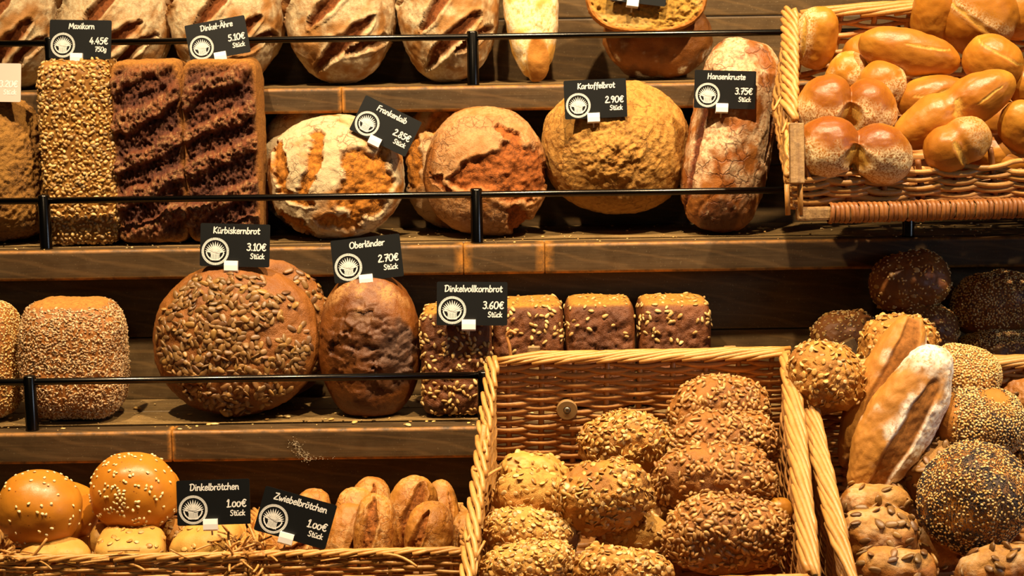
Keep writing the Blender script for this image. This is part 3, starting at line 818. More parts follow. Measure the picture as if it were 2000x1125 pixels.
def card(label, title, price, unit_, cx, cy, wpx, Y, rot, lean=-9, yaw=0, pale=False, pin=0.010, clipx=-0.004):
    c = P(cx, cy, Y); s = wpx * mpp(c) / 0.090
    e = empty('price_card', c); tag(e, label, 'price card', 'chalkboard price cards')
    e.matrix_basis = Matrix.Translation(Vector(c)) @ Matrix.Rotation(math.radians(yaw), 4, 'Z') @ Matrix.Rotation(math.radians(lean), 4, 'X') @ Matrix.Rotation(math.radians(rot), 4, 'Y') @ Matrix.Diagonal((s, s, s, 1))
    cd = CARD.copy() if pale else CARD
    if pale: cd.materials.clear()
    link('panel', cd, M['glarecard'] if pale else M['card'], e)
    def put(name, me, x, z, mat, sc=1.0):
        o = link(name, me, mat, e)
        o.matrix_basis = Matrix.Translation((x, -0.0007, z)) @ Matrix.Rotation(PI / 2, 4, 'X') @ Matrix.Scale(sc, 4)
    ch = M['chalk']
    if title:
        me, w = textmesh('title_text', title, 0.0107, 0.00138)
        put('title_text', me, -w / 2 + 0.0015, 0.0150, ch)
    if price:
        me, w = textmesh('price_text', price, 0.0120, 0.0016)
        put('price_text', me, 0.0405 - w, -0.0064, M['clip'] if pale else ch)
    if unit_:
        me, w = textmesh('unit_text', unit_, 0.0088, 0.0012)
        put('unit_text', me, 0.0385 - w, -0.0170, M['clip'] if pale else ch)
    if not pale: put('emblem', EMB, -0.0252, -0.0085, ch, 0.0178)
    k = link('clip', CLIP, None, e); k.location = (clipx, 0, -0.0262)
    if pin: tube('pin', [(clipx, 0.004, -0.030), (clipx, 0.008, -0.031 - pin)], 0.0012, M['pin'], e, 8)
    return e
card('black price card showing 4.45 euro, clipped above the seeded box loaf', 'Maxikorn', '4.45€', '750g', 157, 77, 123, 2.49, 1.5, yaw=-4)
card('black price card showing 5.10 euro, tilted above the dark ridged loaves', 'Dinkel-Ähre', '5.10€', 'Stück', 425, 76, 119, 2.49, -9.5, clipx=0.0)
card('black price card showing 2.85 euro, tilted sharply over the floury round loaf', 'Frankenlaib', '2.85€', 'Stück', 753, 246, 122, 2.474, 27, pin=0.010)
card('black price card showing 2.90 euro on the ochre potato loaf', 'Kartoffelbrot', '2.90€', 'Stück', 1163, 193, 122, 2.468, -1.8, lean=-6, pin=0.010)
card('black price card showing 3.75 euro on the long brown loaf', 'Hansenkruste', '3.75€', 'Stück', 1416, 175, 120, 2.458, 2.2, lean=-5, pin=0.010)
card('black price card showing 3.10 euro on top of the pumpkin seed loaf', 'Kürbiskernbrot', '3.10€', 'Stück', 459, 479, 136, 2.350, 2.2)
card('black price card showing 2.70 euro on the egg-shaped brown loaf', 'Oberländer', '2.70€', 'Stück', 717, 505, 136, 2.345, -5.5)
card('black price card showing 3.60 euro above the small seeded box loaf', 'Dinkelvollkornbrot', '3.60€', 'Stück', 922, 593, 138, 2.304, 1.2)
card('black price card showing 1.00 euro, upright beside the sesame bun', 'Dinkelbrötchen', '1.00€', 'Stück', 417, 981, 143, 2.060, -1.0)
card('black price card showing 1.00 euro, tilted over the onion rolls', 'Zwiebelbrötchen', '1.00€', 'Stück', 577, 1011, 145, 2.050, 16.5)
card('black price card cut off by the top edge, stuck on the halved loaf', '', '', 'Stück', 1245, -30, 118, 2.575, 7.5, lean=-6)
card('price card painted pale as glare, cut off by the left edge, above the cracked loaf', '', '3.20€', 'Stück', -20, 161, 122, 2.47, 1.5, pale=True)
# ================================================================== bread engine
_cs = {}
def cubesphere(N):
    if N in _cs: return _cs[N]
    t = np.tan(np.linspace(-PI / 4, PI / 4, N + 1))
    A, B = np.meshgrid(t, t, indexing='ij'); one = np.ones_like(A)
    V = []; Fq = []
    idx = np.arange((N + 1) ** 2).reshape(N + 1, N + 1)
    q = np.stack([idx[:-1, :-1], idx[1:, :-1], idx[1:, 1:], idx[:-1, 1:]], -1).reshape(-1, 4)
    for k, (x, y, z) in enumerate(((one, A, B), (-one, B, A), (B, one, A), (A, -one, B), (A, B, one), (B, A, -one))):
        V.append(np.stack([x, y, z], -1).reshape(-1, 3)); Fq.append(q + k * (N + 1) ** 2)
    V = np.vstack(V); Fq = np.vstack(Fq)
    V /= np.linalg.norm(V, axis=1)[:, None]
    key = np.round(V * 1e5).astype(np.int64)
    _, first, inv = np.unique(key, axis=0, return_index=True, return_inverse=True)
    inv = inv.ravel()
    _cs[N] = (V[first], inv[Fq])
    return _cs[N]
def vnormals(v, f):
    n = np.cross(v[f[:, 2]] - v[f[:, 0]], v[f[:, 3]] - v[f[:, 1]])
    out = np.zeros_like(v)
    for k in range(4): np.add.at(out, f[:, k], n)
    return out / (np.linalg.norm(out, axis=1)[:, None] + 1e-12)
class Loaf: pass
_seed = [0]
LOG = []
def loaf(name, label, cat, group, cx, cy, w, h, b, mat, fn=None, Y=None, pos=None, e1=2.2, e2=2.2, N=40, shape=None, lean=0, spin=0, yaw=0, snap=None, flat=None):
    """cx, cy, w, h: where and how large the loaf stands in the frame; b: half thickness in metres"""
    c = np.array(pos) if pos is not None else P(cx, cy, Y)
    s = mpp(c); a = w / 2 * s; cc = h / 2 * s
    d, f = cubesphere(N)
    rho = (np.abs(d[:, 0]) ** e1 + np.abs(d[:, 2]) ** e1) ** (1 / e1)
    r = (rho ** e2 + np.abs(d[:, 1]) ** e2) ** (-1 / e2)
    p = d * r[:, None]
    p0 = p.copy()
    if shape is not None: p = shape(p.copy())
    v = p * np.array([a, b, cc])
    if flat is not None:
        lim = -flat * cc; z = v[:, 2]
        v[:, 2] = np.where(z < lim, lim + (z - lim) * 0.08, z)
    n = vnormals(v, f)
    _seed[0] += 1
    q = v + np.array([3.1, 1.7, 2.3]) * _seed[0]
    attrs = {}
    if fn is not None:
        dsp, attrs = fn(p0, q, n)
        v = v + n * np.asarray(dsp)[:, None]
    me = npmesh(name, v, f, True, attrs)
    o = link(name, me, mat); tag(o, label, cat, group)
    R = Euler((math.radians(lean), math.radians(spin), math.radians(yaw)), 'XYZ').to_matrix()
    if snap is not None:
        wz = (v @ np.array(R).T)[:, 2].min() + c[2]
        dz = snap - wz; c = c + np.array([0, 0, dz])
        LOG.append((name, cx, cy, round(dz / s)))
    o.matrix_basis = Matrix.Translation(Vector(c)) @ R.to_4x4()
    L = Loaf(); L.o = o; L.v = v; L.f = f; L.p = p0; L.n = vnormals(v, f); L.R = np.array(R); L.c = c
    return L

# ---- seeds
def ellmesh(name, a, b, c, seg=6, taper=0.35, crease=0.0, rings=4):
    """teardrop seed lying in xy, thickness along z"""
    V = [(-a, 0, 0)]; Fq = []
    for i in range(1, rings):
        t = -1 + 2 * i / rings; rr = math.sqrt(max(0, 1 - t * t)) * (1 - taper * t * 0.6)
        for j in range(seg):
            an = 2 * PI * j / seg
            z = c * rr * math.sin(an)
            if crease and abs(math.cos(an)) < 0.3: z *= (1 - crease)
            V.append((a * t, b * rr * math.cos(an), z))
    V.append((a, 0, 0)); m = len(V) - 1
    for j in range(seg):
        k = (j + 1) % seg
        Fq.append((0, 1 + k, 1 + j))
        for i in range(rings - 2):
            o = 1 + i * seg; Fq.append((o + j, o + k, o + seg + k, o + seg + j))
        o = 1 + (rings - 2) * seg; Fq.append((o + j, o + k, m))
    return V, Fq
SEED = {}
def defseed(key, name, mats, dims, seg=6, taper=0.35, crease=0.0, rings=4, lim=300):
    V, Fq = ellmesh(name, *dims, seg, taper, crease, rings)
    me = pymesh(name, V, Fq, True); me.materials.append(mats)
    tri = []
    for q in Fq:
        tri.append((q[0], q[1], q[2]))
        if len(q) == 4: tri.append((q[0], q[2], q[3]))
    SEED[key] = dict(name=name, me=me, V=np.array(V), T=np.array(tri), mat=mats, lim=lim)
defseed('pumpkin', 'pumpkin_seed', seedmat('pumpkin_seed_green', ['#7e5228', '#6c4e28', '#8e683a', '#765226', '#5e3a1c', '#9c7236', '#825830']), (0.0075, 0.0038, 0.0019), 8, 0.35, 0.25, 5)
defseed('sunflower', 'sunflower_seed', seedmat('sunflower_kernel', ['#a8733a', '#b98748', '#8f5f2c', '#c09558', '#9c6c36', '#7d5226']), (0.0046, 0.0023, 0.0014), 7, 0.45, 0.0, 5)
defseed('sunflower_pale', 'sunflower_seed', seedmat('pale_sunflower_kernel', ['#b8894a', '#caa262', '#a87838', '#d2ae70', '#b08242']), (0.0044, 0.0023, 0.0014), 7, 0.45, 0.0, 5)
defseed('oat', 'oat_flake', seedmat('oat_flake', ['#a87834', '#c09048', '#cda058', '#b5823a', '#94642a', '#d8b67c']), (0.0042, 0.0029, 0.0009), 7, 0.25, 0.55, 4)
defseed('grain', 'grain_kernel', seedmat('grain_kernel', ['#a87a38', '#c89a52', '#8a6130', '#b98c48', '#d6b070', '#7e6242']), (0.0033, 0.0020, 0.0013), 6, 0.2, 0.0, 4)
defseed('bran', 'bran_flake', seedmat('bran_flake', ['#b48a56', '#caa474', '#8e6238', '#d8b88c', '#a47848']), (0.0030, 0.0016, 0.0007), 5, 0.2, 0.0, 3, 0)
defseed('sesame', 'sesame_seed', seedmat('sesame_seed', ['#d8b878', '#c89a50', '#e2c890', '#b98440', '#d0a860']), (0.0019, 0.0012, 0.0008), 6, 0.5, 0.0, 4, 0)
defseed('sesame_big', 'sesame_seed', seedmat('white_sesame_seed', ['#e2c890', '#ecd6a4', '#d8b878']), (0.0019, 0.0013, 0.0008), 6, 0.5, 0.0, 4, 300)
defseed('poppy', 'poppy_seed', seedmat('poppy_seed', ['#1c1c26', '#2a2a36', '#14121a', '#3a3a48']), (0.0008, 0.0007, 0.0007), 4, 0.0, 0.0, 2, 0)

def scatter(L, key, n, mind, mask=None, sc=(0.85, 1.2), lift=0.3, front=0.35, tilt=0.25, lim=None):
    """lay n seeds on a loaf: the first ones as parts, the rest joined"""
    S = SEED[key]; lim = S['lim'] if lim is None else lim
    v, f = L.v, L.f
    ctr = v[f].mean(1); nn = np.cross(v[f[:, 2]] - v[f[:, 0]], v[f[:, 3]] - v[f[:, 1]])
    ar = np.linalg.norm(nn, axis=1); nn = nn / (ar[:, None] + 1e-12)
    nw = nn @ L.R.T
    wt = ar * ((nw[:, 1] < front) | (nw[:, 2] > 0.55))
    if mask is not None: wt = wt * np.clip(mask(L.p[f].mean(1), ctr), 0, 1)
    if wt.sum() <= 0: return
    cand = rng.choice(len(f), size=min(n * 6, 40000), p=wt / wt.sum())
    jit = rng.random((len(cand), 2))
    grid = {}; pts = []; nr = []
    for fi, (ja, jb) in zip(cand, jit):
        A, B, C_, D_ = v[f[fi]]
        x = (A * (1 - ja) + B * ja) * (1 - jb) + (D_ * (1 - ja) + C_ * ja) * jb
        k = tuple((x // mind).astype(int)); ok = True
        for dx in (-1, 0, 1):
            for dy in (-1, 0, 1):
                for dz in (-1, 0, 1):
                    for y in grid.get((k[0] + dx, k[1] + dy, k[2] + dz), ()):
                        if (x[0] - y[0]) ** 2 + (x[1] - y[1]) ** 2 + (x[2] - y[2]) ** 2 < mind * mind: ok = False; break
                    if not ok: break
                if not ok: break
            if not ok: break
        if not ok: continue
        grid.setdefault(k, []).append(x); pts.append(x); nr.append(nn[fi])
        if len(pts) >= n: break
    pts = np.array(pts); nr = np.array(nr); m = len(pts)
    rv = rng.normal(size=(m, 3)); z = nr + rng.normal(0, tilt, (m, 3)); z /= np.linalg.norm(z, axis=1)[:, None]
    x = np.cross(rv, z); x /= np.linalg.norm(x, axis=1)[:, None]; y = np.cross(z, x)
    s = rng.uniform(sc[0], sc[1], m); th = abs(S['V'][:, 2]).max()
    pos = pts + nr * (th * lift * s)[:, None]
    order = np.argsort(np.abs(nw[cand[:1]]).sum() * 0 + (pts @ L.R.T)[:, 1])      # nearest first
    for c_, i in enumerate(order[:lim]):
        o = link(S['name'], S['me'], None, L.o)
        mt = Matrix.Identity(4)
        for r_ in range(3):
            mt[r_][0] = x[i, r_] * s[i]; mt[r_][1] = y[i, r_] * s[i]; mt[r_][2] = z[i, r_] * s[i]; mt[r_][3] = pos[i, r_]
        o.matrix_basis = mt
    rest = order[lim:]
    if len(rest):
        sv = S['V']; k = len(sv)
        B = np.stack([x[rest], y[rest], z[rest]], 1) * s[rest][:, None, None]
        V = np.einsum('ij,mjk->mik', sv, B) + pos[rest][:, None, :]
        T = S['T'][None] + (np.arange(len(rest)) * k)[:, None, None]
        me = npmesh(S['name'] + 's', V.reshape(-1, 3), T.reshape(-1, 3), True, {'rnd': np.repeat(rng.random(len(rest)), k)})
        o = link(S['name'] + '_coating', me, S['mat'], L.o); o['kind'] = 'stuff'

# ---- surface functions
def stroke(u, v, x0, y0, x1, y1, w, taper=0.6):
    """signed coverage 0..1 of a tapered stroke, and the normalised distance across it"""
    dx, dy = x1 - x0, y1 - y0; l2 = dx * dx + dy * dy
    t = ((u - x0) * dx + (v - y0) * dy) / l2; tc = np.clip(t, 0, 1)
    d = np.hypot(u - x0 - tc * dx, v - y0 - tc * dy)
    ww = w * (1 - taper * np.abs(2 * tc - 1) ** 2)
    return d / (ww + 1e-6)
def f_slash(strokes, depth=0.006, flour=0.9, warp=0.10, ridge=0.002, rough=0.0012, fthr=(-0.35, 0.25), fl_fn=None, splitamt=1.0, dark=None, asp=1.0):
    def fn(p, q, n):
        front = sst(0.35, -0.15, p[:, 1])
        wu = fbm(q, 40, 2) * warp; wv = fbm(q + 5, 40, 2) * warp
        u, v = p[:, 0] + wu, p[:, 2] * asp + wv
        dmin = np.full(len(u), 9.0)
        for s in strokes: dmin = np.minimum(dmin, stroke(u, v, *s))
        m = sst(1.08, 0.78, dmin) * front
        dsp = -depth * m + ridge * np.exp(-((dmin - 1.25) / 0.22) ** 2) * front
        dsp = dsp + rough * fbm(q, 90, 3) + 0.0025 * fbm(q, 22, 2) + m * 0.0014 * fbm(q, 260, 2)
        fl = sst(fthr[0], fthr[1], fbm(q + 2, 34, 4)) * flour
        if fl_fn is not None: fl = fl * fl_fn(p)
        at = {'split': m * splitamt, 'flour': fl * (1 - m)}
        if dark is not None: at['dark'] = np.clip(dark(p, q), 0, 1) * (1 - m)
        return dsp, at
    return fn
def f_rough(amp=0.0015, fr=60, low=0.002, flour=0.0, dark=None, fl=None, split=None, big=22):
    def fn(p, q, n):
        dsp = low * fbm(q, big, 2) + amp * fbm(q, fr, 4)
        at = {}
        if dark is not None: at['dark'] = np.clip(dark(p, q), 0, 1)
        if fl is not None: at['flour'] = np.clip(fl(p, q), 0, 1)
        if split is not None: at['split'] = np.clip(split(p, q), 0, 1)
        return dsp, at
    return fn
def f_roll(tear=None, dark=0.5, flourp=None, dimple=None, amp=0.0008):
    """smooth golden roll: browned where it faces up, paler tears"""
    def fn(p, q, n):
        dsp = 0.0022 * fbm(q, 20, 2) + amp * fbm(q, 70, 3)
        dk = dark * sst(-0.35, 0.85, p[:, 2] * 0.6 - p[:, 1] * 0.7 + 0.35 * fbm(q, 26, 3))
        at = {}
        sp = np.zeros(len(p))
        if tear:
            for t in tear:
                dd = stroke(p[:, 0] + 0.06 * fbm(q, 50, 2), p[:, 2] + 0.06 * fbm(q + 3, 50, 2), *t)
                m = sst(1.1, 0.5, dd) * sst(0.4, 0.0, p[:, 1]); sp = np.maximum(sp, m)
                dsp = dsp - min(0.004, 0.011 * t[4]) * m + 0.006 * t[4] * np.exp(-((dd - 1.2) / 0.3) ** 2) * sst(0.4, 0.0, p[:, 1])
        at['split'] = sp; at['dark'] = dk * (1 - sp)
        if flourp is not None: at['flour'] = np.clip(flourp(p, q), 0, 1) * (1 - sp)
        return dsp, at
    return fn
# ================================================================== breads
Z1, Z2, Z3 = SH[1]['z'] + 0.0004, SH[2]['z'] + 0.0004, SH[3]['z'] + 0.0004
M['floury'] = crust('floury_crust', '#946030', '#a87240', split='#7c4018', flour='#d6c49c', rough=0.65, bump=0.9, crack=0, flourgrain=(0.15, 0.75))
M['baguette'] = crust('pale_crust', '#cf9448', '#dca65a', dark='#9c5518', flour='#ead8b4', rough=0.5)
M['crumb'] = crust('crumb_crust', '#b36a22', '#c07a2c', dark='#6a3a16', split='#b08038', flour='#cda868', rough=0.6)
M['cracked'] = crust('cracked_brown_crust', '#8c5a22', '#a06c2c', dark='#4c2c10', rough=0.65, bump=1.0, bdist=0.003, crack=120, mid=340)
M['maxi'] = crust('grain_crust', '#7e4e1c', '#946226', dark='#7a4a1c', rough=0.55)
M['rocky'] = crust('dark_rocky_crust', '#622a10', '#7e3e18', dark='#341408', split='#b47430', flour='#b48c58', rough=0.6, bump=1.0, bdist=0.0035, mid=340, flourgrain=(0.42, 0.62))
M['franken'] = crust('torn_floury_crust', '#a05f26', '#b4702c', dark='#5c2f10', split='#b46c1e', flour='#c2a880', rough=0.6, bump=0.9, bdist=0.0016, crack=72, flourgrain=(0.18, 0.42))
M['frankenbrown'] = crust('torn_brown_crust', '#8e5220', '#9e602a', dark='#5c2f10', split='#9c5016', flour='#c8a070', rough=0.55, bump=0.9, bdist=0.0016, crack=80, flourgrain=(0.25, 0.6))
M['potato'] = crust('ochre_crust', '#a86e26', '#96601e', dark='#5c3612', split='#9c5a18', flour='#c09048', rough=0.7, bump=1.0, bdist=0.0022, crack=60, mid=190)
M['hansen'] = crust('brown_glossy_crust', '#8a4a1e', '#a0602c', dark='#4a210c', split='#6f3210', flour='#d9b88e', rough=0.45, bump=0.8, bdist=0.0012, crack=48, flourgrain=(0.3, 0.6))
M['pumpkinloaf'] = crust('chestnut_crust', '#80481a', '#925622', dark='#4a260c', rough=0.5, bump=1.0, bdist=0.0016, mid=320)
M['ober'] = crust('chestnut_cracked_crust', '#7e4618', '#6c3812', dark='#3c1e0e', split='#54382c', flour='#c08c50', rough=0.42, bump=0.9, bdist=0.0014, crack=0, crackd=0.0014)  # flour tone here is the painted golden shoulder highlight
M['boxdark'] = crust('red_brown_box_crust', '#5e3014', '#763f1c', dark='#2e1606', split='#b87c2c', rough=0.5, bump=1.0, bdist=0.002, mid=260)
M['branloaf'] = crust('bran_crust', '#a0622c', '#8c5224', dark='#5a2e14', split='#b87a38', rough=0.6)
M['golden'] = crust('golden_roll_crust', '#b87222', '#c68632', dark='#7c3a0c', split='#d09a48', flour='#e9cf9e', rough=0.38, bump=0.35, bdist=0.0007, mid=420, spec=0.45, flourgrain=(0.40, 0.56))
M['bun'] = crust('sesame_bun_crust', '#c07822', '#ca842c', dark='#a05a18', rough=0.36, bump=0.25, bdist=0.0006, mid=400, spec=0.45, specks=('#7a4010', 90, 0.10))
M['pale'] = crust('pale_roll_crust', '#b98440', '#c6924c', dark='#8a5420', split='#e0bc80', flour='#ecd9b4', rough=0.55, bump=0.4, specks=('#8a5a22', 110, 0.09))
M['onion'] = crust('onion_roll_crust', '#a8682a', '#b47632', dark='#7e4416', split='#94500e', flour='#d4aa70', rough=0.5, bump=0.9, bdist=0.001, crack=70, crackd=0.0005, flourgrain=(0.4, 0.62))
M['seedroll'] = crust('seed_roll_crust', '#8a521e', '#9e6228', dark='#52290e', split='#c89850', rough=0.58, bump=1.0, bdist=0.002)
M['oatroll'] = crust('oat_roll_crust', '#a66a28', '#b87a34', dark='#5c3014', split='#cc9c58', rough=0.6, bump=1.0, bdist=0.002)
M['poppyroll'] = crust('poppy_roll_crust', '#a8682a', '#b87834', dark='#26222a', rough=0.55, bump=0.8, mid=600, bdist=0.001)
M['ciab'] = crust('ciabatta_crust', '#b87a36', '#a86c2e', dark='#6a3a14', split='#96581f', flour='#f0e6d6', rough=0.6, bump=0.6, bdist=0.0007, flourgrain=(0.28, 0.55))
M['pumproll'] = crust('pumpkin_roll_crust', '#8e5424', '#a0642c', dark='#54280e', split='#b98a50', flour='#d8bc94', rough=0.45, bump=0.8, bdist=0.0012)
M['darkroll'] = crust('dark_oat_roll_crust', '#7a4420', '#8a5228', dark='#4a2410', rough=0.45, bump=0.6)

# ------------------------------------------------------------------ top shelf
def jig(S, j):
    return [(a + random.uniform(-j, j), b + random.uniform(-j, j), c + random.uniform(-j, j), d + random.uniform(-j, j), w) for a, b, c, d, w in S]
SL = [(-0.95, -0.10, -0.35, 0.55, 0.085), (-0.50, -0.36, 0.30, 0.22, 0.105), (-0.42, -0.84, 0.62, -0.26, 0.115), (0.18, -0.72, 0.86, -0.40, 0.07), (-0.2, 0.30, 0.6, 0.9, 0.1)]
_lab = ['floury slashed loaf cut off by the left edge on the highest shelf', 'floury slashed loaf half hidden above the tall grain loaf', 'floury slashed loaf half hidden above the dark ridged loaves',
        'floury slashed loaf with wide brown cuts, fourth from the left on the highest shelf', 'floury slashed loaf behind the middle post of the highest rail']
for i, (cx, w, cy, h) in enumerate(((28, 190, 15, 302), (226, 226, 14, 300), (443, 232, 12, 304), (664, 220, 12, 304), (874, 200, 12, 304))):
    loaf('slashed_loaf', _lab[i], 'bread', 'floury slashed loaves', cx, cy, w, h, 0.078, M['floury'],
         f_slash(jig(SL, 0.06), 0.009, 1.0, 0.04, 0.003, 0.0014, (-0.6, 0.35)), Y=2.650, N=52, e1=2.3, lean=-8, snap=Z1,
         shape=lambda p: np.stack([p[:, 0] * (1 - 0.10 * np.clip(-p[:, 2], 0, 1) ** 2), p[:, 1], p[:, 2]], 1))
def bag(p, q, n):
    k = sst(0.55, 0.40, np.hypot((p[:, 0] - 0.15) / 0.95, (p[:, 2] + 0.78) / 0.75)) * sst(0.3, -0.1, p[:, 1])
    rim = np.exp(-((np.hypot((p[:, 0] - 0.15) / 0.95, (p[:, 2] + 0.78) / 0.75) - 0.56) / 0.05) ** 2)
    return 0.002 * fbm(q, 40, 3) - 0.003 * rim * sst(0.3, -0.1, p[:, 1]) + 0.002 * k, {'dark': 0.75 * k + 0.25 * sst(0, 0.6, fbm(q, 30, 2)), 'flour': (1 - k) * sst(-0.3, 0.3, fbm(q, 26, 3)) * 0.8}
loaf('baguette', 'pale baguette standing on end on the highest shelf', 'bread', None, 1036, 10, 106, 300, 0.038, M['baguette'], bag, Y=2.63, N=40, e1=2.4, spin=-3, lean=-8, snap=Z1,
     shape=lambda p: np.stack([p[:, 0] * (1 - 0.22 * np.clip(-p[:, 2], 0, 1) ** 2), p[:, 1], p[:, 2]], 1))
loaf('round_loaf', 'dark glossy loaf lying under the halved loaf on the highest shelf', 'bread', None, 1285, 82, 212, 146, 0.05, M['pumpkinloaf'],
     f_rough(0.0018, 60, 0.003, dark=lambda p, q: sst(-0.2, 0.5, fbm(q, 30, 3)) * 0.7, fl=lambda p, q: sst(0.2, 0.6, fbm(q, 40, 3)) * sst(0.1, -0.6, p[:, 2])), Y=2.672, N=44, e1=2.6, snap=Z1,
     shape=lambda p: np.stack([p[:, 0] * (1 - 0.16 * np.clip(-p[:, 2], 0, 1)), p[:, 1], p[:, 2]], 1))
def halfshape(p):
    y = p[:, 1]; p[:, 1] = np.where(y < -0.25, -0.25 + (y + 0.25) * 0.06, y)
    return p
def halffn(p, q, n):
    rr = (np.abs(p[:, 0]) ** 2.6 + np.abs(p[:, 2]) ** 2.6) ** (1 / 2.6)
    cut = (p[:, 1] < -0.22) * sst(0.96, 0.90, rr)
    f1, f2, cid = voro(q, 110); f1b, _, cb = voro(q + 3, 260)
    holes = sst(0.42, 0.25, f1) * (cid > 0.84) * 0.005 + sst(0.42, 0.25, f1b) * (cb > 0.72) * 0.0016
    rough = sst(-0.1, 0.5, p[:, 0] + 0.3 * fbm(q, 30, 2))
    return -holes * cut + 0.0012 * fbm(q, 120, 3) * (1 + 3 * rough * cut), {'split': cut, 'flour': cut * 0.5 * sst(-0.2, 0.4, fbm(q, 25, 3)), 'dark': (1 - cut) * 0.4}
loaf('halved_loaf', 'halved loaf with its cut crumb face showing, on the highest shelf', 'bread', None, 1262, -18, 238, 164, 0.06, M['crumb'], halffn, Y=2.606, N=64, e1=2.7, shape=halfshape, lean=-6)

# ------------------------------------------------------------------ middle shelf
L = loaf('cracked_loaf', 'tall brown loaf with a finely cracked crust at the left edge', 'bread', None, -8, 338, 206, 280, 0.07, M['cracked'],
     f_rough(0.0026, 150, 0.003, dark=lambda p, q: sst(-0.5, -0.95, p[:, 2]) * 0.6), Y=2.530, N=84, e1=3.2, e2=2.6, snap=Z2,  # crust darkens towards the foot of the loaf
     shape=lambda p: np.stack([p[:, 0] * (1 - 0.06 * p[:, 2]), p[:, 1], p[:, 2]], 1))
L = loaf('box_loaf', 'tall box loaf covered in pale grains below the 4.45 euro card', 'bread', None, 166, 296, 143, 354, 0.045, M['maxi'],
     f_rough(0.0012, 120, 0.0015, dark=lambda p, q: sst(-0.5, -0.9, p[:, 2]) * 0.5), Y=2.505, N=52, e1=9, e2=7, spin=-1.2, snap=Z2,  # darker lower end
     shape=lambda p: np.stack([p[:, 0] * (1 + 0.02 * p[:, 2]), p[:, 1], p[:, 2]], 1))
scatter(L, 'grain', 1250, 0.0036, lambda p, c: 0.15 + (p[:, 1] < -0.7) * 1.0, lift=0.3, tilt=0.6, sc=(0.8, 1.65))
def rockfn(ph):
    def fn(p, q, n):
        front = sst(-0.75, -0.98, p[:, 1])
        x, z = p[:, 0], p[:, 2]
        w = fbm(q, 18, 3)
        wave = np.sin(2 * PI * (z * 2.35 - x * 0.42 + ph + 0.22 * w))
        crest = sst(-0.3, 0.75, wave)
        lump = fbm(q, 70, 3); fine = ridged(q, 150, 2)
        top = sst(0.90, 0.98, z)
        ed = sst(0.98, 0.86, np.abs(x))
        return front * ed * (0.011 * (crest - 0.55) + 0.0050 * lump + 0.0026 * fine + 0.0034 * fbm(q + 3, 200, 3)) + 0.0012 * fbm(q, 60, 2), {  # 'split': smooth orange sides, plus a painted lit band along the top
            'flour': front * sst(0.35, 1.0, crest * 0.75 + 0.9 * fbm(q + 8, 190, 2)) * 0.7, 'split': np.clip(1 - front, 0, 1) * 0.95, 'dark': front * (1 - crest) * 0.55}  # 'dark' paints shade into the troughs between ridges
    return fn
M['rocky_side'] = M['rocky']
for i, (cx, w, lab, ph, sp) in enumerate(((302, 140, 'dark ridged rye box loaf between the grain loaf and its twin', 0.15, -0.6), (441, 148, 'dark ridged rye box loaf under the 5.10 euro card', 0.42, 0.2))):
    loaf('ridged_loaf', lab, 'bread', 'dark ridged rye loaves', cx, 297, w, 354, 0.046, M['rocky'], rockfn(ph), Y=2.507, N=104, e1=9, e2=7, spin=sp, snap=Z2)
# torn floury round loaves
F1 = [(-0.82, 0.55, -0.72, -0.25, 0.11), (-0.72, -0.25, -0.30, -0.45, 0.10), (-0.18, 0.70, -0.30, 0.05, 0.12), (-0.30, 0.05, -0.48, -0.28, 0.10), (0.35, 0.20, 0.62, -0.10, 0.40), (0.25, -0.35, 0.55, -0.45, 0.30), (-0.2, -0.72, 0.35, -0.72, 0.13), (-0.75, -0.62, -0.35, -0.9, 0.10)]
def torn(strokes, amt=1.0, fl=1.0, lump=0.006):
    def fn(p, q, n):
        front = sst(0.5, 0.0, p[:, 1])
        u = p[:, 0] + 0.075 * fbm(q, 60, 4); v = p[:, 2] + 0.075 * fbm(q + 4, 60, 4)
        dm = np.full(len(u), 9.0)
        for s in strokes: dm = np.minimum(dm, stroke(u, v, *s, taper=0.35))
        m = sst(1.05, 0.85, dm) * front
        lm = fbm(q, 65, 4)
        d = -0.005 * m + m * lump * 0.6 * lm + 0.0016 * np.exp(-((dm - 1.2) / 0.15) ** 2) * front + 0.0025 * fbm(q, 20, 2) + 0.001 * fbm(q, 90, 3)
        fr = sst(0.0, 0.5, ridged(q, 30, 2) * 0.4 + 0.25) 
        return d, {'split': m * amt, 'flour': (1 - m) * fl * sst(-0.75, 0.05, fbm(q + 9, 24, 3)), 'dark': m * sst(0.1, 0.7, lm) * 0.5}
    return fn
loaf('round_loaf', 'pale round loaf peeking out behind the torn floury loaf', 'bread', 'torn floury round loaves', 612, 322, 216, 252, 0.045, M['franken'], torn([(-0.9, -0.3, -0.6, -0.6, 0.2)], fl=1.0), Y=2.588, N=40, snap=Z2)
loaf('round_loaf', 'torn floury round loaf under the tilted 2.85 euro card', 'bread', 'torn floury round loaves', 656, 336, 268, 240, 0.062, M['franken'], torn(F1), Y=2.517, N=68, snap=Z2, e1=2.15, lean=-4)
F3 = [(-0.35, 0.55, 0.05, 0.75, 0.22), (-0.9, -0.2, -0.85, 0.4, 0.3)]
loaf('round_loaf', 'brown torn loaf half hidden behind the cracked loaf by the rail post', 'bread', 'torn floury round loaves', 888, 318, 200, 262, 0.045, M['franken'], torn(F3, fl=0.6), Y=2.588, N=44, snap=Z2)
F4 = [(-0.45, -0.10, 0.35, 0.22, 0.22), (0.45, 0.30, 0.85, -0.10, 0.34), (0.05, -0.12, 0.75, -0.25, 0.24), (0.45, -0.60, 0.55, -0.95, 0.20), (0.25, 0.72, 0.70, 0.35, 0.07), (-0.85, 0.0, -0.6, -0.25, 0.06)]
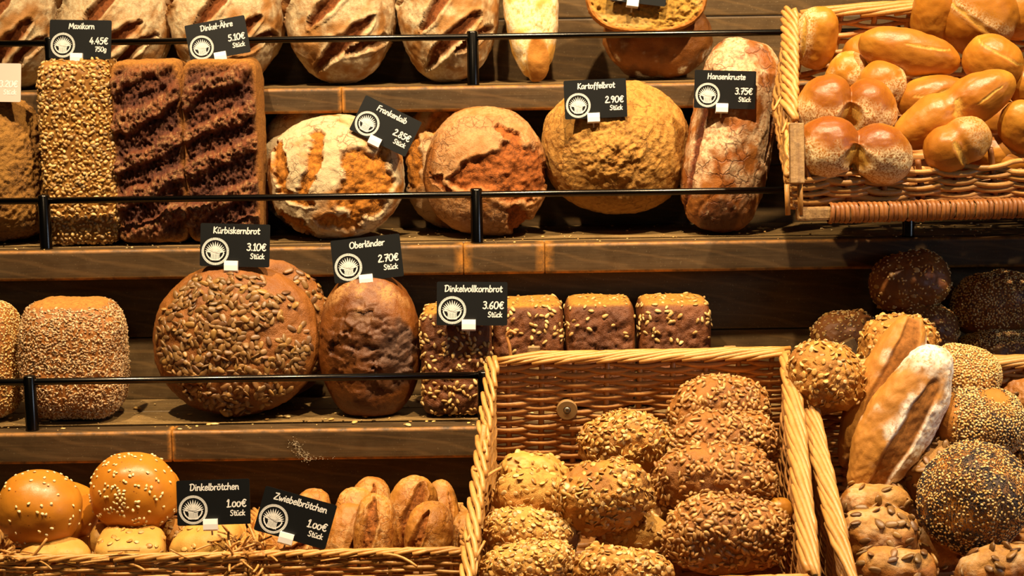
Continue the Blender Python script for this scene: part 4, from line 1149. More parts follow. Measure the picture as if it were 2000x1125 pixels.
loaf('round_loaf', 'round loaf with a deep orange tear behind the middle rail post', 'bread', 'torn floury round loaves', 948, 334, 238, 252, 0.062, M['frankenbrown'], torn(F4, fl=0.45, lump=0.007), Y=2.517, N=68, snap=Z2, e1=2.2,
     shape=lambda p: np.stack([p[:, 0] * (1 - 0.05 * p[:, 2]), p[:, 1], p[:, 2]], 1))
def potato(p, q, n):
    u, v = p[:, 0], p[:, 2]; fr = sst(0.4, -0.1, p[:, 1])
    c = np.exp(-(((u + 0.05 + 0.2 * v) / 0.62) ** 2 + ((v + 0.05) / 0.42) ** 2)) * fr
    rg = ridged(q, 58, 3); cr = np.exp(-((np.hypot((u + 0.12) / 0.52, (v + 0.15) / 0.40) - 1 + 0.25 * fbm(q, 40, 2)) / 0.12) ** 2) * fr
    d = 0.003 * fbm(q, 16, 2) + 0.0015 * fbm(q, 70, 3) + c * (0.0034 * rg + 0.0016 * ridged(q, 150, 2)) - 0.002 * cr
    return d, {'flour': fr * sst(-0.2, 0.6, rg) * 0.6, 'dark': 0.45 * cr + 0.25 * sst(0.1, 0.6, fbm(q, 24, 3)) + 0.35 * sst(-0.75, -0.95, v), 'split': 0.5 * fr * np.exp(-(((u + 0.65) / 0.3) ** 2 + ((v + 0.25) / 0.3) ** 2)) * sst(0, 0.4, fbm(q, 50, 2))}  # 'dark': ring, blotches and bottom edge
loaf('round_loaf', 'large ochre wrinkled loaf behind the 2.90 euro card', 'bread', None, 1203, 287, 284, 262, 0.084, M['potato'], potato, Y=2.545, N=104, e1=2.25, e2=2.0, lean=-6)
HS = [(-0.80, -0.9, -0.78, 0.6, 0.06), (0.80, -0.2, 0.85, 0.8, 0.05)]
def hans(p, q, n):
    d0, at = f_slash(HS, 0.003, 0.95, 0.05, 0.001, 0.0012, (-0.45, 0.30))(p, q, n)
    low = sst(0.62, 0.45, np.hypot(p[:, 0] / 0.85, (p[:, 2] + 0.86) / 0.42)) * sst(0.3, 0, p[:, 1])
    at['dark'] = np.clip(0.9 * low + 0.3 * sst(0.1, 0.6, fbm(q, 22, 3)), 0, 1); at['flour'] = at['flour'] * (1 - 0.85 * low) * sst(-0.95, 0.1, p[:, 2] + 0.25 * fbm(q, 20, 2) + 0.2)
    at['flour'] = np.maximum(at['flour'], 0.9 * low * sst(0.25, 0.5, fbm(q, 60, 3)) * sst(-0.95, -0.8, p[:, 2]))
    return d0 - 0.002 * np.exp(-((np.hypot(p[:, 0] / 0.85, (p[:, 2] + 0.86) / 0.42) - 0.6) / 0.07) ** 2) * sst(0.3, 0, p[:, 1]), at
loaf('long_loaf', 'long brown floury loaf leaning right behind the 3.75 euro card', 'bread', None, 1427, 274, 166, 378, 0.055, M['hansen'], hans, Y=2.515, N=64, e1=3.3, e2=2.3, spin=10.5, lean=-4, snap=Z2)

# ------------------------------------------------------------------ third shelf
L = loaf('sesame_loaf', 'sesame-coated loaf cut off by the left edge on the third shelf', 'bread', None, -26, 722, 136, 228, 0.05, M['branloaf'], f_rough(0.0012, 100, 0.002), Y=2.365, N=40, e1=3.4, e2=3, snap=Z3)
scatter(L, 'sesame', 1600, 0.0021, lambda p, c: (p[:, 0] > -0.3) * 1.0, sc=(0.9, 1.3), lift=0.3)
L = loaf('bran_loaf', 'square loaf coated all over in pale bran flakes, third shelf', 'bread', None, 147, 722, 198, 234, 0.058, M['branloaf'],
     f_rough(0.0012, 100, 0.002, split=lambda p, q: sst(0.86, 0.95, p[:, 2]) * 0.9), Y=2.362, N=52, e1=4.2, e2=3.4, snap=Z3,
     shape=lambda p: np.stack([p[:, 0] * (1 - 0.07 * np.abs(p[:, 2]) ** 3 + 0.0 * p[:, 2]), p[:, 1], p[:, 2]], 1))
def branmask(p, c):
    top = sst(0.93, 0.84, p[:, 2]); bald = sst(0.25, 0.5, np.hypot((p[:, 0] + 0.15) / 0.6, (p[:, 2] + 0.5) / 0.35))
    return top * (0.35 + 0.65 * bald)
scatter(L, 'bran', 4200, 0.0017, branmask, sc=(0.8, 1.3), lift=0.3, tilt=0.6)
pk = f_rough(0.0012, 90, 0.003, dark=lambda p, q: 0.5 * sst(-0.35, -0.9, p[:, 2]) + 0.3 * sst(0, 0.5, fbm(q, 25, 3)))  # darker lower third, plus random patches
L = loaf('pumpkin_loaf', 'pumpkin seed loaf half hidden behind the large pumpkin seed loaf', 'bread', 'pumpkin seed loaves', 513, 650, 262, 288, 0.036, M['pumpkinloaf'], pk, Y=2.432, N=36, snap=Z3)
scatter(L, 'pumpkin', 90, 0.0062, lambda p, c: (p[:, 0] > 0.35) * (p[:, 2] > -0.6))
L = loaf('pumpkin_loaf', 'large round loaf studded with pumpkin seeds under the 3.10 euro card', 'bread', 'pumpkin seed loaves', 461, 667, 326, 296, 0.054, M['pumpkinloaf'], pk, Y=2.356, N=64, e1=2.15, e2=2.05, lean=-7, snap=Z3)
def pm(p, c):
    g = fbm(c + 4, 30, 2)
    return sst(0.97, 0.86, np.hypot(p[:, 0] * 1.03, p[:, 2])) * (0.12 + sst(-0.6, 0.2, g)) * sst(0.92, 0.76, p[:, 2]) * (1 - 0.8 * np.exp(-(((p[:, 0] - 0.72) / 0.2) ** 2 + ((p[:, 2] - 0.25) / 0.35) ** 2)))
scatter(L, 'pumpkin', 470, 0.0047, pm, sc=(0.8, 1.25), lift=0.3, tilt=0.35, front=0.1, lim=330 if False else 300)
def oberfn(p, q, n):
    u, v = p[:, 0], p[:, 2]; fr = sst(0.3, -0.1, p[:, 1])
    f1, f2, cid = voro(q * np.array([0.8, 1, 1.5]) + 0.012 * np.stack([fbm(q, 60, 3), fbm(q + 2, 60, 3), fbm(q + 4, 60, 3)], 1) * 0.6, 44); edge = sst(0.07, 0.0, f2 - f1); off = VO[0]; facet = off[:, 0] * np.sin(cid * 61) + off[:, 2] * np.cos(cid * 97)
    patch = sst(1.1, 0.8, np.hypot((u + 0.02) / 0.92, (v - 0.02 + 0.1 * u) / 0.62) + 0.2 * fbm(q, 40, 2)) * fr
    hi = fr * sst(0.35, 0.8, v) * sst(-0.2, 0.5, fbm(q, 35, 3))  # golden highlight painted on the upper shoulders, carried by 'flour'
    return 0.0025 * fbm(q, 18, 2) + 0.0005 * fbm(q, 120, 2) + patch * (-0.0012 - 0.0008 * edge + 0.0022 * (cid - 0.5) + 0.26 * facet + 0.0006 * fbm(q, 90, 3)), {'split': patch * 0.75 * sst(-0.3, 0.6, u + 0.5 * fbm(q, 20, 2)), 'dark': patch * 0.55 + 0.5 * sst(-0.3, -0.8, v), 'flour': hi * 0.7}  # darker patch and darker lower end
def obershape(p):
    z = p[:, 2]; k = 1 + 0.10 * np.clip(-z - 0.55, 0, 1)
    fl = 1 + 0.05 * sst(-0.86, -0.96, z)
    p[:, 0] *= k * fl; p[:, 1] *= k * fl
    return p
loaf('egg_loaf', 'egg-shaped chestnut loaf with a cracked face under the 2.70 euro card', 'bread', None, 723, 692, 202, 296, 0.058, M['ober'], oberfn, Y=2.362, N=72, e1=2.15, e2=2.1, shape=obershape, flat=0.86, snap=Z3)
bx = lambda p, q, n: (0.0012 * fbm(q, 30, 2) + sst(-0.8, -0.97, p[:, 1]) * sst(0.97, 0.85, p[:, 2]) * (0.0028 * fbm(q, 90, 3) + 0.0012 * ridged(q, 170, 2)), {'split': sst(0.90, 0.97, p[:, 2]) * 0.9, 'dark': 0.5 * sst(0.3, -0.9, p[:, 2]) * sst(-0.2, 0.4, fbm(q, 30, 2))})  # paler top, patchily darker towards the bottom
for i, (cx, top, w, Y, n, lab) in enumerate(((893, 620, 138, 2.366, 230, 'small seeded box loaf under the 3.60 euro card'), (1032, 613, 138, 2.405, 90, 'small seeded box loaf just right of the 3.60 euro card'),
                                        (1170, 615, 135, 2.405, 26, 'small box loaf with few seeds, second from right above the big basket'), (1314, 612, 139, 2.405, 95, 'small seeded box loaf furthest right above the big basket'))):
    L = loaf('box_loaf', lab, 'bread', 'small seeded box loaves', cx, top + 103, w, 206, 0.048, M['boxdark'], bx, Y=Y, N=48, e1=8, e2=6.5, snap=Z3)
    scatter(L, 'sunflower_pale', n, 0.0042, lambda p, c: (p[:, 1] < -0.6) * sst(0.97, 0.9, p[:, 2]) * (1.0 if n > 200 else sst(0.2, 0.5, p[:, 2])) * (0.15 + sst(-0.2, 0.3, fbm(c + 7 * n, 40, 2))) + 0.08, lift=0.4, front=0.2)
    scatter(L, 'oat', 45, 0.005, lambda p, c: (p[:, 2] > 0.92) * 1.0, lift=0.2, sc=(0.6, 0.9))

# ------------------------------------------------------------------ generic rolls
def put(bk, x, y, off): return bk.on(x, y, off)
GR = 'golden double rolls in the upper basket'
def pinch(k, w=0.22, ax=0):
    def f(p):
        s = 1 - k * np.exp(-(p[:, ax] / w) ** 2)
        for j in (1, 2 - ax): p[:, j] *= s
        return p
    return f
def double(p):
    """two egg-shaped lobes grown together side by side"""
    d = p / np.linalg.norm(p, axis=1)[:, None]; r = np.zeros(len(p))
    for sg, ax, sh in ((-1, (0.56, 1.0, 1.0), 0.02), (1, (0.54, 0.98, 0.97), -0.04)):
        A = np.array(ax); c = np.array([sg * 0.46, 0, sh]) / A; e = d / A
        e = e.copy(); e[:, 2] += sg * 0.12 * e[:, 0]
        a_ = (e * e).sum(1); b_ = (e * c).sum(1); q_ = (c * c).sum() - 1
        r = np.maximum(r, (b_ + np.sqrt(np.maximum(b_ * b_ - a_ * q_, 0))) / a_)
    return d * r[:, None]
fl_low = lambda p, q: sst(0.25, -0.35, p[:, 2] - 0.2 * np.abs(p[:, 0]) + 0.3 * fbm(q, 35, 3)) * 0.95
fl_side = lambda p, q: sst(0.0, 0.5, fbm(q, 30, 3)) * sst(0.1, -0.5, p[:, 2]) * 0.9
def roll(bk, off, label, cx, cy, w, h, spin, mat, fn, b=None, shape=None, N=30, e1=2.2, e2=2.2, group=GR, name='bread_roll', Y=None, lean=20, yaw=0, flat=None):
    pos = bk.on(cx, cy, off) if Y is None else P(cx, cy, Y)
    s = mpp(pos)
    b = b or min(w, h) / 2 * s * 0.9
    return loaf(name, label, 'bread roll', group, cx, cy, w, h, b, mat, fn, pos=pos, e1=e1, e2=e2, N=N, shape=shape, lean=lean, spin=spin, yaw=yaw, flat=flat)
G = M['golden']
dbl = [(0.0, 0.25, 0.0, -0.9, 0.26)]
roll(BT, -0.036, 'plain golden roll deep behind the long smooth roll in the upper basket', 1692, 112, 96, 92, 0, G, f_roll(dark=0.3))
roll(BT, -0.030, 'floury pale roll wedged below the upright roll in the upper basket', 1656, 150, 84, 104, 15, G, f_roll(dark=0.1, flourp=lambda p, q: sst(-0.3, 0.4, p[:, 0] * -0.2 + fbm(q, 40, 3)) * 0.9))
roll(BT, -0.010, 'upright oval golden roll against the left rim of the upper basket', 1594, 75, 84, 126, 6, G, f_roll([(-0.72, 0.7, -0.60, -0.55, 0.13)], 0.25, flourp=lambda p, q: sst(-0.1, -0.6, p[:, 0]) * 0.8))
roll(BT, -0.014, 'flour-dusted roll peeping out behind the left double roll', 1720, 172, 96, 106, 20, G, f_roll(dark=0.5, flourp=lambda p, q: sst(-0.1, 0.5, p[:, 0] + 0.5 * fbm(q, 40, 3))))
roll(BT, 0.006, 'golden roll standing upright behind the long smooth roll', 1822, 25, 84, 150, 8, G, f_roll([(0.75, 0.5, 0.8, -0.6, 0.12)], 0.35))
roll(BT, 0.004, 'big golden roll with a pale band, topmost in the upper basket', 1908, 30, 158, 156, 28, G, f_roll([(-0.9, 0.15, 0.9, -0.05, 0.10)], 0.55, flourp=lambda p, q: np.exp(-((p[:, 2] - 0.15) / 0.15) ** 2) * 0.7))
roll(BT, 0.006, 'golden roll in the upper right corner of the picture', 1996, 26, 86, 110, 15, G, f_roll(None, 0.4))
roll(BT, -0.012, 'golden roll mostly hidden behind the twisted double roll', 1822, 190, 140, 84, -12, G, f_roll([(-0.6, 0.5, 0.7, 0.55, 0.07)], 0.6))
roll(BT, 0.016, 'long smooth golden roll lying across the upper basket', 1774, 102, 202, 88, 12, G, f_roll([(-0.15, 0.62, 0.75, 0.62, 0.07)], 0.6, flourp=lambda p, q: np.exp(-(((p[:, 0] + 0.45) / 0.35) ** 2 + ((p[:, 2] + 0.55) / 0.22) ** 2)) * 1.2 * sst(-0.4, 0.2, fbm(q, 60, 2))), e1=2.3)
roll(BT, 0.022, 'round golden roll with a curved seam at the right of the upper basket', 1940, 122, 120, 104, 28, G, f_roll([(-0.9, 0.55, 0.85, 0.55, 0.05)], 0.35))
roll(BT, -0.025, 'golden roll in shade low at the right of the upper basket', 1945, 300, 120, 80, 0, G, f_roll(None, 0.5))
roll(BT, -0.03, 'golden roll deep in the lower right of the upper basket', 1985, 320, 110, 70, 10, G, f_roll(None, 0.6))
roll(BT, -0.04, 'golden roll at the bottom of the upper basket below the twisted roll', 1925, 235, 130, 90, -10, G, f_roll(None, 0.6))
roll(BT, 0.0, 'small golden roll at the right picture edge beside the seamed roll', 2005, 168, 70, 80, 0, G, f_roll(None, 0.3))
roll(BT, 0.008, 'golden double roll with floury dark lobes on the left of the upper basket', 1655, 205, 196, 128, 3, G, f_roll(dbl, 0.9, flourp=fl_low), shape=double, N=44, lean=10)
roll(BT, 0.020, 'golden roll with a pale tear, low between the double rolls', 1870, 282, 138, 98, -28, G, f_roll([(-0.15, 0.6, -0.05, -0.9, 0.12)], 0.6, flourp=lambda p, q: sst(0.1, 0.4, p[:, 0]) * 0.3), shape=pinch(0.12))
roll(BT, 0.026, 'twisted golden double roll in the middle of the upper basket', 1864, 213, 256, 104, -27, G, f_roll([(0.08, 0.75, -0.12, -0.8, 0.10), (0.25, 0.2, 0.75, 0.25, 0.06)], 0.5), shape=pinch(0.26, 0.2), N=44)
roll(BT, 0.012, 'golden roll cut off by the right edge, low in the upper basket', 1995, 250, 84, 116, -10, G, f_roll(None, 0.35))
roll(BT, 0.020, 'golden double roll with dark floury lobes at the front of the upper basket', 1668, 288, 232, 126, 5, G, f_roll(dbl, 1.0, flourp=fl_low), shape=double, N=48, lean=8)

# ------------------------------------------------------------------ lower left: sesame buns
SB = 'rolls in the frayed lower left basket'
def bunroll(label, cx, cy, w, h, Y, spin=0, n=60, b=0.046, mask=None):
    L = roll(BA, 0, label, cx, cy, w, h, spin, M['bun'], f_roll(None, 0.5, amp=0.0003), b=b, Y=Y, N=34, e1=2.15, group=SB, name='sesame_bun', lean=14)
    if n: scatter(L, 'sesame_big', n, 0.0030, mask, sc=(1.15, 1.5), lift=0.5, front=0.0)
bunroll('plain bun half hidden behind the left sesame bun', 132, 1002, 122, 108, 2.205, 20, 8)
bunroll('sliver of a bun behind the topmost sesame bun', 311, 966, 86, 92, 2.245, 0, 5)
bunroll('glossy bun with scattered sesame at the lower left edge', 78, 994, 164, 154, 2.130, 8, 60)
bunroll('topmost sesame bun beside the upright 1.00 euro card', 262, 962, 172, 158, 2.165, 0, 150, mask=lambda p, c: np.exp(-((p[:, 0] / 0.5) ** 2 + ((p[:, 2] - 0.1) / 0.55) ** 2)) * sst(-0.2, 0.4, fbm(c + 3, 45, 2)) + 0.03)
pl = f_rough(0.0008, 60, 0.003, dark=lambda p, q: 0.5 * sst(0.2, -0.6, p[:, 2]))  # darker towards the underside
roll(BA, 0, 'small pale roll low in the frayed basket behind the wedge roll', 172, 1082, 80, 56, 0, M['pale'], pl, Y=2.165, group=SB, b=0.025)
roll(BA, 0, 'pale wedge-shaped roll at the front of the frayed basket', 108, 1088, 142, 74, 6, M['pale'], pl, Y=2.105, group=SB, e1=2.8, b=0.03)
roll(BA, 0, 'small shaded roll left of the flat oat roll', 198, 1058, 44, 66, 0, M['pale'], pl, Y=2.165, group=SB, b=0.02)
L = roll(BA, 0, 'flat pale roll with oat flakes below the topmost bun', 256, 1074, 132, 70, 0, M['pale'], pl, Y=2.120, group=SB, e1=4, e2=3, b=0.032)
scatter(L, 'oat', 30, 0.006, lambda p, c: sst(-0.2, 0.3, p[:, 2]), sc=(0.9, 1.3))
L = roll(BA, 0, 'oat roll in shade left of the upright 1.00 euro card foot', 345, 1042, 62, 56, 0, M['oatroll'], pl, Y=2.185, group=SB, b=0.022)
scatter(L, 'oat', 40, 0.005)
L = roll(BA, 0, 'pale oat roll under the upright 1.00 euro card', 402, 1062, 144, 82, -14, M['pale'], pl, Y=2.125, group=SB, e1=2.6, b=0.034)
scatter(L, 'oat', 30, 0.006, sc=(0.9, 1.2))
L = roll(BA, 0, 'pale roll beside the frayed basket corner', 450, 1052, 60, 70, 0, M['pale'], pl, Y=2.150, group=SB, b=0.025)

# ------------------------------------------------------------------ onion rolls
ON = 'slashed onion rolls in the small basket'
def onion(label, cx, cy, w, h, Y, spin, tears, b=0.026, fl=0.5):
    roll(BB, 0, label, cx, cy, w, h, spin, M['onion'], f_slash(tears, 0.006, fl, 0.12, 0.0015, 0.001, (-0.2, 0.5), dark=lambda p, q: 0.4 * sst(-0.2, 0.5, fbm(q, 30, 2))), b=b, Y=Y, N=40, e1=2.4, group=ON, name='onion_roll', lean=-14)
T0 = [(0.15, 0.75, -0.05, -0.5, 0.2)]; T1 = [(0.28, 0.72, -0.25, -0.75, 0.36)]; T2 = [(-0.1, 0.8, -0.35, -0.6, 0.32)]
onion('onion roll behind the slanting 1.00 euro card', 607, 1016, 78, 126, 2.235, 8, [(0.5, 0.4, 0.4, -0.5, 0.1)])
onion('onion roll standing tallest at the back left of the small basket', 722, 1005, 88, 146, 2.250, 4, T0)
onion('onion roll hidden far right behind the torn onion roll', 866, 1008, 62, 144, 2.250, -8, [(0.6, 0.6, 0.6, -0.4, 0.08)])
onion('onion roll leaning at the left of the back row', 690, 1030, 92, 160, 2.205, 8, [(0.35, 0.4, 0.1, -0.3, 0.13)])
onion('onion roll with a wide orange tear, tallest in the small basket', 806, 1008, 96, 160, 2.205, 8, T1, 0.03)
onion('smooth onion roll squeezed against the big basket', 912, 1058, 66, 126, 2.170, 6, [(-0.6, 0.6, -0.7, -0.2, 0.08)])
onion('onion roll in front of the back row, next to the card edge', 676, 1052, 90, 140, 2.160, 10, [(0.62, 0.5, 0.3, -0.6, 0.13)])
onion('onion roll with a ragged middle tear, front of the left cluster', 731, 1042, 80, 154, 2.135, 5, T2)
onion('onion roll in front of the widely torn onion roll', 838, 1044, 92, 130, 2.140, 10, [(-0.25, 0.6, -0.6, -0.7, 0.2)])
onion('onion roll lying under the foot of the slanting 1.00 euro card', 560, 1072, 110, 90, 2.120, 60, T0)
onion('onion roll in shade at the left corner of the small basket', 520, 1040, 60, 80, 2.180, 10, T0)

# ------------------------------------------------------------------ big basket
CG = 'seeded rolls in the big basket'
def seeded(bk, off, label, cx, cy, w, h, spin, key, n, mind, mat=None, fn=None, mask=None, b=None, group=CG, name='seed_roll', lean=22, e1=2.4, e2=2.2, extra=None, Y=None, N=42, shape=None, tilt=0.5, sc=(0.9, 1.3)):
    L = roll(bk, off, label, cx, cy, w, h, spin, mat or M['seedroll'], fn or f_rough(0.0022, 80, 0.004, dark=lambda p, q: 0.45 * sst(-0.1, 0.5, fbm(q, 26, 3))), b=b, group=group, name=name, lean=lean, e1=e1, e2=e2, Y=Y, N=N, shape=shape)
    scatter(L, key, n, mind, mask, tilt=tilt, sc=sc, lift=0.45, front=0.25)
    if extra: scatter(L, *extra)
    return L
sun_mask = lambda p, c: sst(-0.75, -0.35, p[:, 2] - 0.3 * p[:, 1]) * (0.12 + sst(-0.35, 0.25, fbm(c * 1.0 + 2, 32, 2)))
SG = 'sunflower seed rolls in the big basket'
bare = lambda x0, z0, rx, rz: (lambda p, c: sun_mask(p, c) * (1 - 0.95 * np.exp(-(((p[:, 0] - x0) / rx) ** 2 + ((p[:, 2] - z0) / rz) ** 2))))
seeded(BC, -0.045, 'sunflower seed roll furthest back in the big basket', 1404, 806, 190, 142, -4, 'sunflower', 400, 0.0041, group=SG, mask=sun_mask)
seeded(BC, -0.040, 'sunflower seed roll second from the back in the big basket', 1413, 868, 222, 128, 3, 'sunflower', 400, 0.0041, group=SG, mask=bare(0.35, -0.25, 0.4, 0.22))
seeded(BC, -0.036, 'sunflower seed roll with a bald brown front, third from the back', 1397, 940, 238, 150, 6, 'sunflower', 400, 0.0041, group=SG, mask=bare(0.0, -0.25, 0.75, 0.30))
seeded(BC, -0.034, 'largest sunflower seed roll at the front right of the big basket', 1418, 1044, 242, 154, 0, 'sunflower', 430, 0.0042, group=SG, mask=lambda p, c: sst(-0.55, -0.25, p[:, 2]) * (0.5 + 0.5 * sst(-0.35, 0.25, fbm(c, 32, 2))))
OG = 'oat flake rolls in the big basket'
om = lambda p, c: 0.12 + sst(-0.25, 0.25, fbm(c * 1.0 + 5, 34, 2)) * sst(-0.7, -0.2, p[:, 2])
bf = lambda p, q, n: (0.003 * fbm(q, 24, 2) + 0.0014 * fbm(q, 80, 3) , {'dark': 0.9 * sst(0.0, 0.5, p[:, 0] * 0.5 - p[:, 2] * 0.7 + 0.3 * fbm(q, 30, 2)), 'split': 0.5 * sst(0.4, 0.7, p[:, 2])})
seeded(BC, -0.085, 'oat roll deep in the middle of the big basket beside the sunflower rolls', 1275, 1005, 100, 90, 0, 'oat', 60, 0.0055, M['oatroll'], group=OG)
seeded(BC, -0.050, 'oat roll with a thick pale flake crown behind the diagonal oat roll', 1221, 868, 182, 124, -2, 'oat', 340, 0.0037, M['oatroll'], group=OG, mask=lambda p, c: sst(-0.1, 0.15, p[:, 2]) + 0.06)
seeded(BC, -0.060, 'pale-topped oat roll in the left rear of the big basket', 1042, 935, 142, 100, 4, 'oat', 40, 0.006, M['pale'], group=OG, e1=3.2, mask=lambda p, c: (p[:, 2] > 0.3) * 1.0)
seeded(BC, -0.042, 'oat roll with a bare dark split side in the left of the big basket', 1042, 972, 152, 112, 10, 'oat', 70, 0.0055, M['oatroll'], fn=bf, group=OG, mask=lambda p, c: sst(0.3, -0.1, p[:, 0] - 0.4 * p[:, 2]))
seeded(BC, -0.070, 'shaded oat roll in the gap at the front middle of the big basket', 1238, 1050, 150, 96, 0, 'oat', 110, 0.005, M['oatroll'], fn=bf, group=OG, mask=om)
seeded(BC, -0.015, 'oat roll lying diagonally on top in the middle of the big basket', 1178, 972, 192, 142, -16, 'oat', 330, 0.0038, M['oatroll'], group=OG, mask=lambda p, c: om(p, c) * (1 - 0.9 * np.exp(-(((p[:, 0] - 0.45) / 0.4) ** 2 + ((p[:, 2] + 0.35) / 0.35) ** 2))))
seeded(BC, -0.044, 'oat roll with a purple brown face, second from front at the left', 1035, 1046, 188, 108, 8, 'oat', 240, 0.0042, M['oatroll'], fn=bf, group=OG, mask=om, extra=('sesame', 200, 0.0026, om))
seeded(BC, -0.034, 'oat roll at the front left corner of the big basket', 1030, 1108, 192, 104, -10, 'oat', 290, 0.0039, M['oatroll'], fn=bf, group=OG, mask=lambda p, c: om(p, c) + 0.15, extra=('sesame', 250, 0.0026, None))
seeded(BC, -0.034, 'oat roll at the front middle, cut off by the lower picture edge', 1216, 1118, 192, 98, 4, 'oat', 290, 0.0040, M['oatroll'], group=OG, mask=lambda p, c: om(p, c) + 0.1)
roll(BC, -0.05, 'small yellow roll squeezed behind the largest sunflower roll', 1520, 1000, 60, 60, 0, M['golden'], f_roll(None, 0.3), group=CG)

# ------------------------------------------------------------------ shaded tray behind the right basket
DG = 'dark rolls on the shaded tray'
dk = f_rough(0.0014, 70, 0.003, dark=lambda p, q: 0.5 * sst(-0.3, 0.4, fbm(q, 26, 3)))
for lab, cx, cy, w, h in (('dark roll at the bottom left of the shaded tray', 1650, 752, 140, 96), ('dark roll at the bottom middle of the shaded tray', 1795, 756, 140, 100), ('dark roll at the bottom right of the shaded tray', 1935, 758, 130, 100)):
    roll(BD, 0, lab, cx, cy, w, h, 0, M['darkroll'], dk, Y=2.378, b=0.045, group=DG, lean=0, N=24)
seeded(BD, 0, 'oat roll in shade behind the topmost dark oat roll', 1836, 592, 66, 76, 0, 'oat', 12, 0.007, M['darkroll'], dk, Y=2.435, b=0.02, group=DG, lean=0)
seeded(BD, 0, 'dark oat roll on the left of the shaded tray', 1655, 660, 136, 106, 0, 'oat', 60, 0.006, M['darkroll'], dk, Y=2.378, b=0.042, group=DG, lean=0, extra=('sesame', 400, 0.0026, None))
seeded(BD, 0, 'dark oat roll under the topmost one on the shaded tray', 1805, 648, 128, 118, 20, 'oat', 50, 0.006, M['darkroll'], dk, Y=2.372, b=0.042, group=DG, lean=0, extra=('sesame', 500, 0.0026, None))
seeded(BD, 0, 'topmost dark oat roll in the shade above the ciabattas', 1776, 549, 158, 112, -8, 'oat', 46, 0.007, M['darkroll'], dk, Y=2.378, b=0.045, group=DG, lean=0, extra=('sesame', 300, 0.0028, None))
for lab, cx, cy, w, h, Y in (('dark poppy and sesame roll at the right edge in the shade', 1950, 596, 184, 134, 2.385), ('lower dark poppy roll at the right edge behind the basket rim', 1965, 690, 190, 112, 2.365)):
    L = roll(BD, 0, lab, cx, cy, w, h, -4, M['darkroll'], dk, Y=Y, b=0.045, group=DG, lean=0)
    ms = (lambda p, c: sst(-0.6, -0.2, p[:, 2])) if h > 120 else (lambda p, c: sst(0.35, 0.7, p[:, 2]) + 0.04)
    scatter(L, 'sesame', 1100, 0.0024, ms, front=0.2); scatter(L, 'poppy', 2200, 0.0012, ms, front=0.2)

# ------------------------------------------------------------------ right basket
RG = 'rolls in the right basket'
seeded(BR, -0.005, 'oat flake ball roll behind the rear ciabatta', 1756, 682, 148, 136, 0, 'oat', 300, 0.0039, M['oatroll'], Y=2.185, b=0.042, group=RG, lean=10)
seeded(BR, 0.030, 'oat flake ball roll perched on the left rim of the right basket', 1612, 739, 148, 138, 0, 'oat', 210, 0.0044, M['oatroll'], Y=2.110, b=0.042, group=RG, lean=10, mask=lambda p, c: 0.05 + sst(-0.75, -0.1, p[:, 2] + 0.25 * fbm(c, 30, 2)))
def pop(off, label, cx, cy, w, h, spin, b, mask, nse=1500, npo=4200, e1=2.2, lean=20, Y=None, pd=0.85):
    L = roll(BR, off, label, cx, cy, w, h, spin, M['poppyroll'], f_rough(0.0008, 60, 0.004, dark=lambda p, q: pd * np.clip(mask(p, q), 0, 1) * sst(-0.5, 0.25, fbm(q, 45, 3))), b=b, N=48, group=RG, name='poppy_roll', lean=lean, e1=e1, Y=Y)
    scatter(L, 'sesame', nse, 0.0026, mask, front=0.1, lift=0.5, sc=(0.95, 1.3)); scatter(L, 'poppy', npo, 0.0011, mask, front=0.1, lift=0.6)
pop(0.012, 'roll thickly coated in golden sesame behind the poppy roll', 1880, 736, 144, 112, 6, 0.042, lambda p, c: 1.0 * (p[:, 2] > -0.7), 1900, 900, pd=0.4)
pop(-0.055, 'dark seeded roll at the right edge below the rim', 2000, 876, 100, 100, 0, 0.04, lambda p, c: 1.0 + 0 * p[:, 2], 600, 1500)
seeded(BR, -0.045, 'orange pumpkin seed roll at the right edge behind the poppy roll', 1998, 786, 96, 100, 0, 'pumpkin', 14, 0.008, M['pumproll'], b=0.035, group=RG)
pop(-0.004, 'poppy and sesame roll with a bare golden top by the right edge', 1912, 822, 172, 130, 8, 0.05, lambda p, c: sst(1.0, 0.88, p[:, 2] + 0.12 * p[:, 0]) * sst(-0.9, -0.6, p[:, 0] - 0.1), 1300, 4200, e1=2.4)
pg = lambda p, q, n: (0.0048 * fbm(q, 24, 2) + 0.0012 * fbm(q, 90, 3), {'dark': 0.95 * sst(0.1, -0.6, p[:, 2] + 0.3 * fbm(q, 26, 2)), 'split': 0.5 * sst(0.55, 0.8, p[:, 2]), 'flour': 0.4 * sst(0.0, 0.5, fbm(q, 28, 3)) * sst(0.0, 0.5, p[:, 2])})  # darker lower half, paler top
PG = 'pumpkin seed rolls in the right basket'
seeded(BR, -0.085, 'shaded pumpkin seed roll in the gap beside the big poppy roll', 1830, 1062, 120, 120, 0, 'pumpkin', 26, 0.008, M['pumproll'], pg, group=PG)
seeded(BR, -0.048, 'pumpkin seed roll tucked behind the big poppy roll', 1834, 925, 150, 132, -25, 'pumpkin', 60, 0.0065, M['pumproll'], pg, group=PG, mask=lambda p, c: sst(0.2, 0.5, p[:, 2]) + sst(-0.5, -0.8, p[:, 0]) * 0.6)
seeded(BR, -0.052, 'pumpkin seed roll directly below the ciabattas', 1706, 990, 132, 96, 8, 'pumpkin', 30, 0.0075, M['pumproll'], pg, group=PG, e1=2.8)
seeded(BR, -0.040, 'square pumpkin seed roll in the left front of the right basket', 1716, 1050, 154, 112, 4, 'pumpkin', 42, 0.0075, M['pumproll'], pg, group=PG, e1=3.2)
seeded(BR, -0.030, 'pale pumpkin seed roll at the lower picture edge, left of the big poppy roll', 1748, 1116, 152, 92, 2, 'pumpkin', 24, 0.008, M['pumproll'], pg, group=PG, e1=3.0)
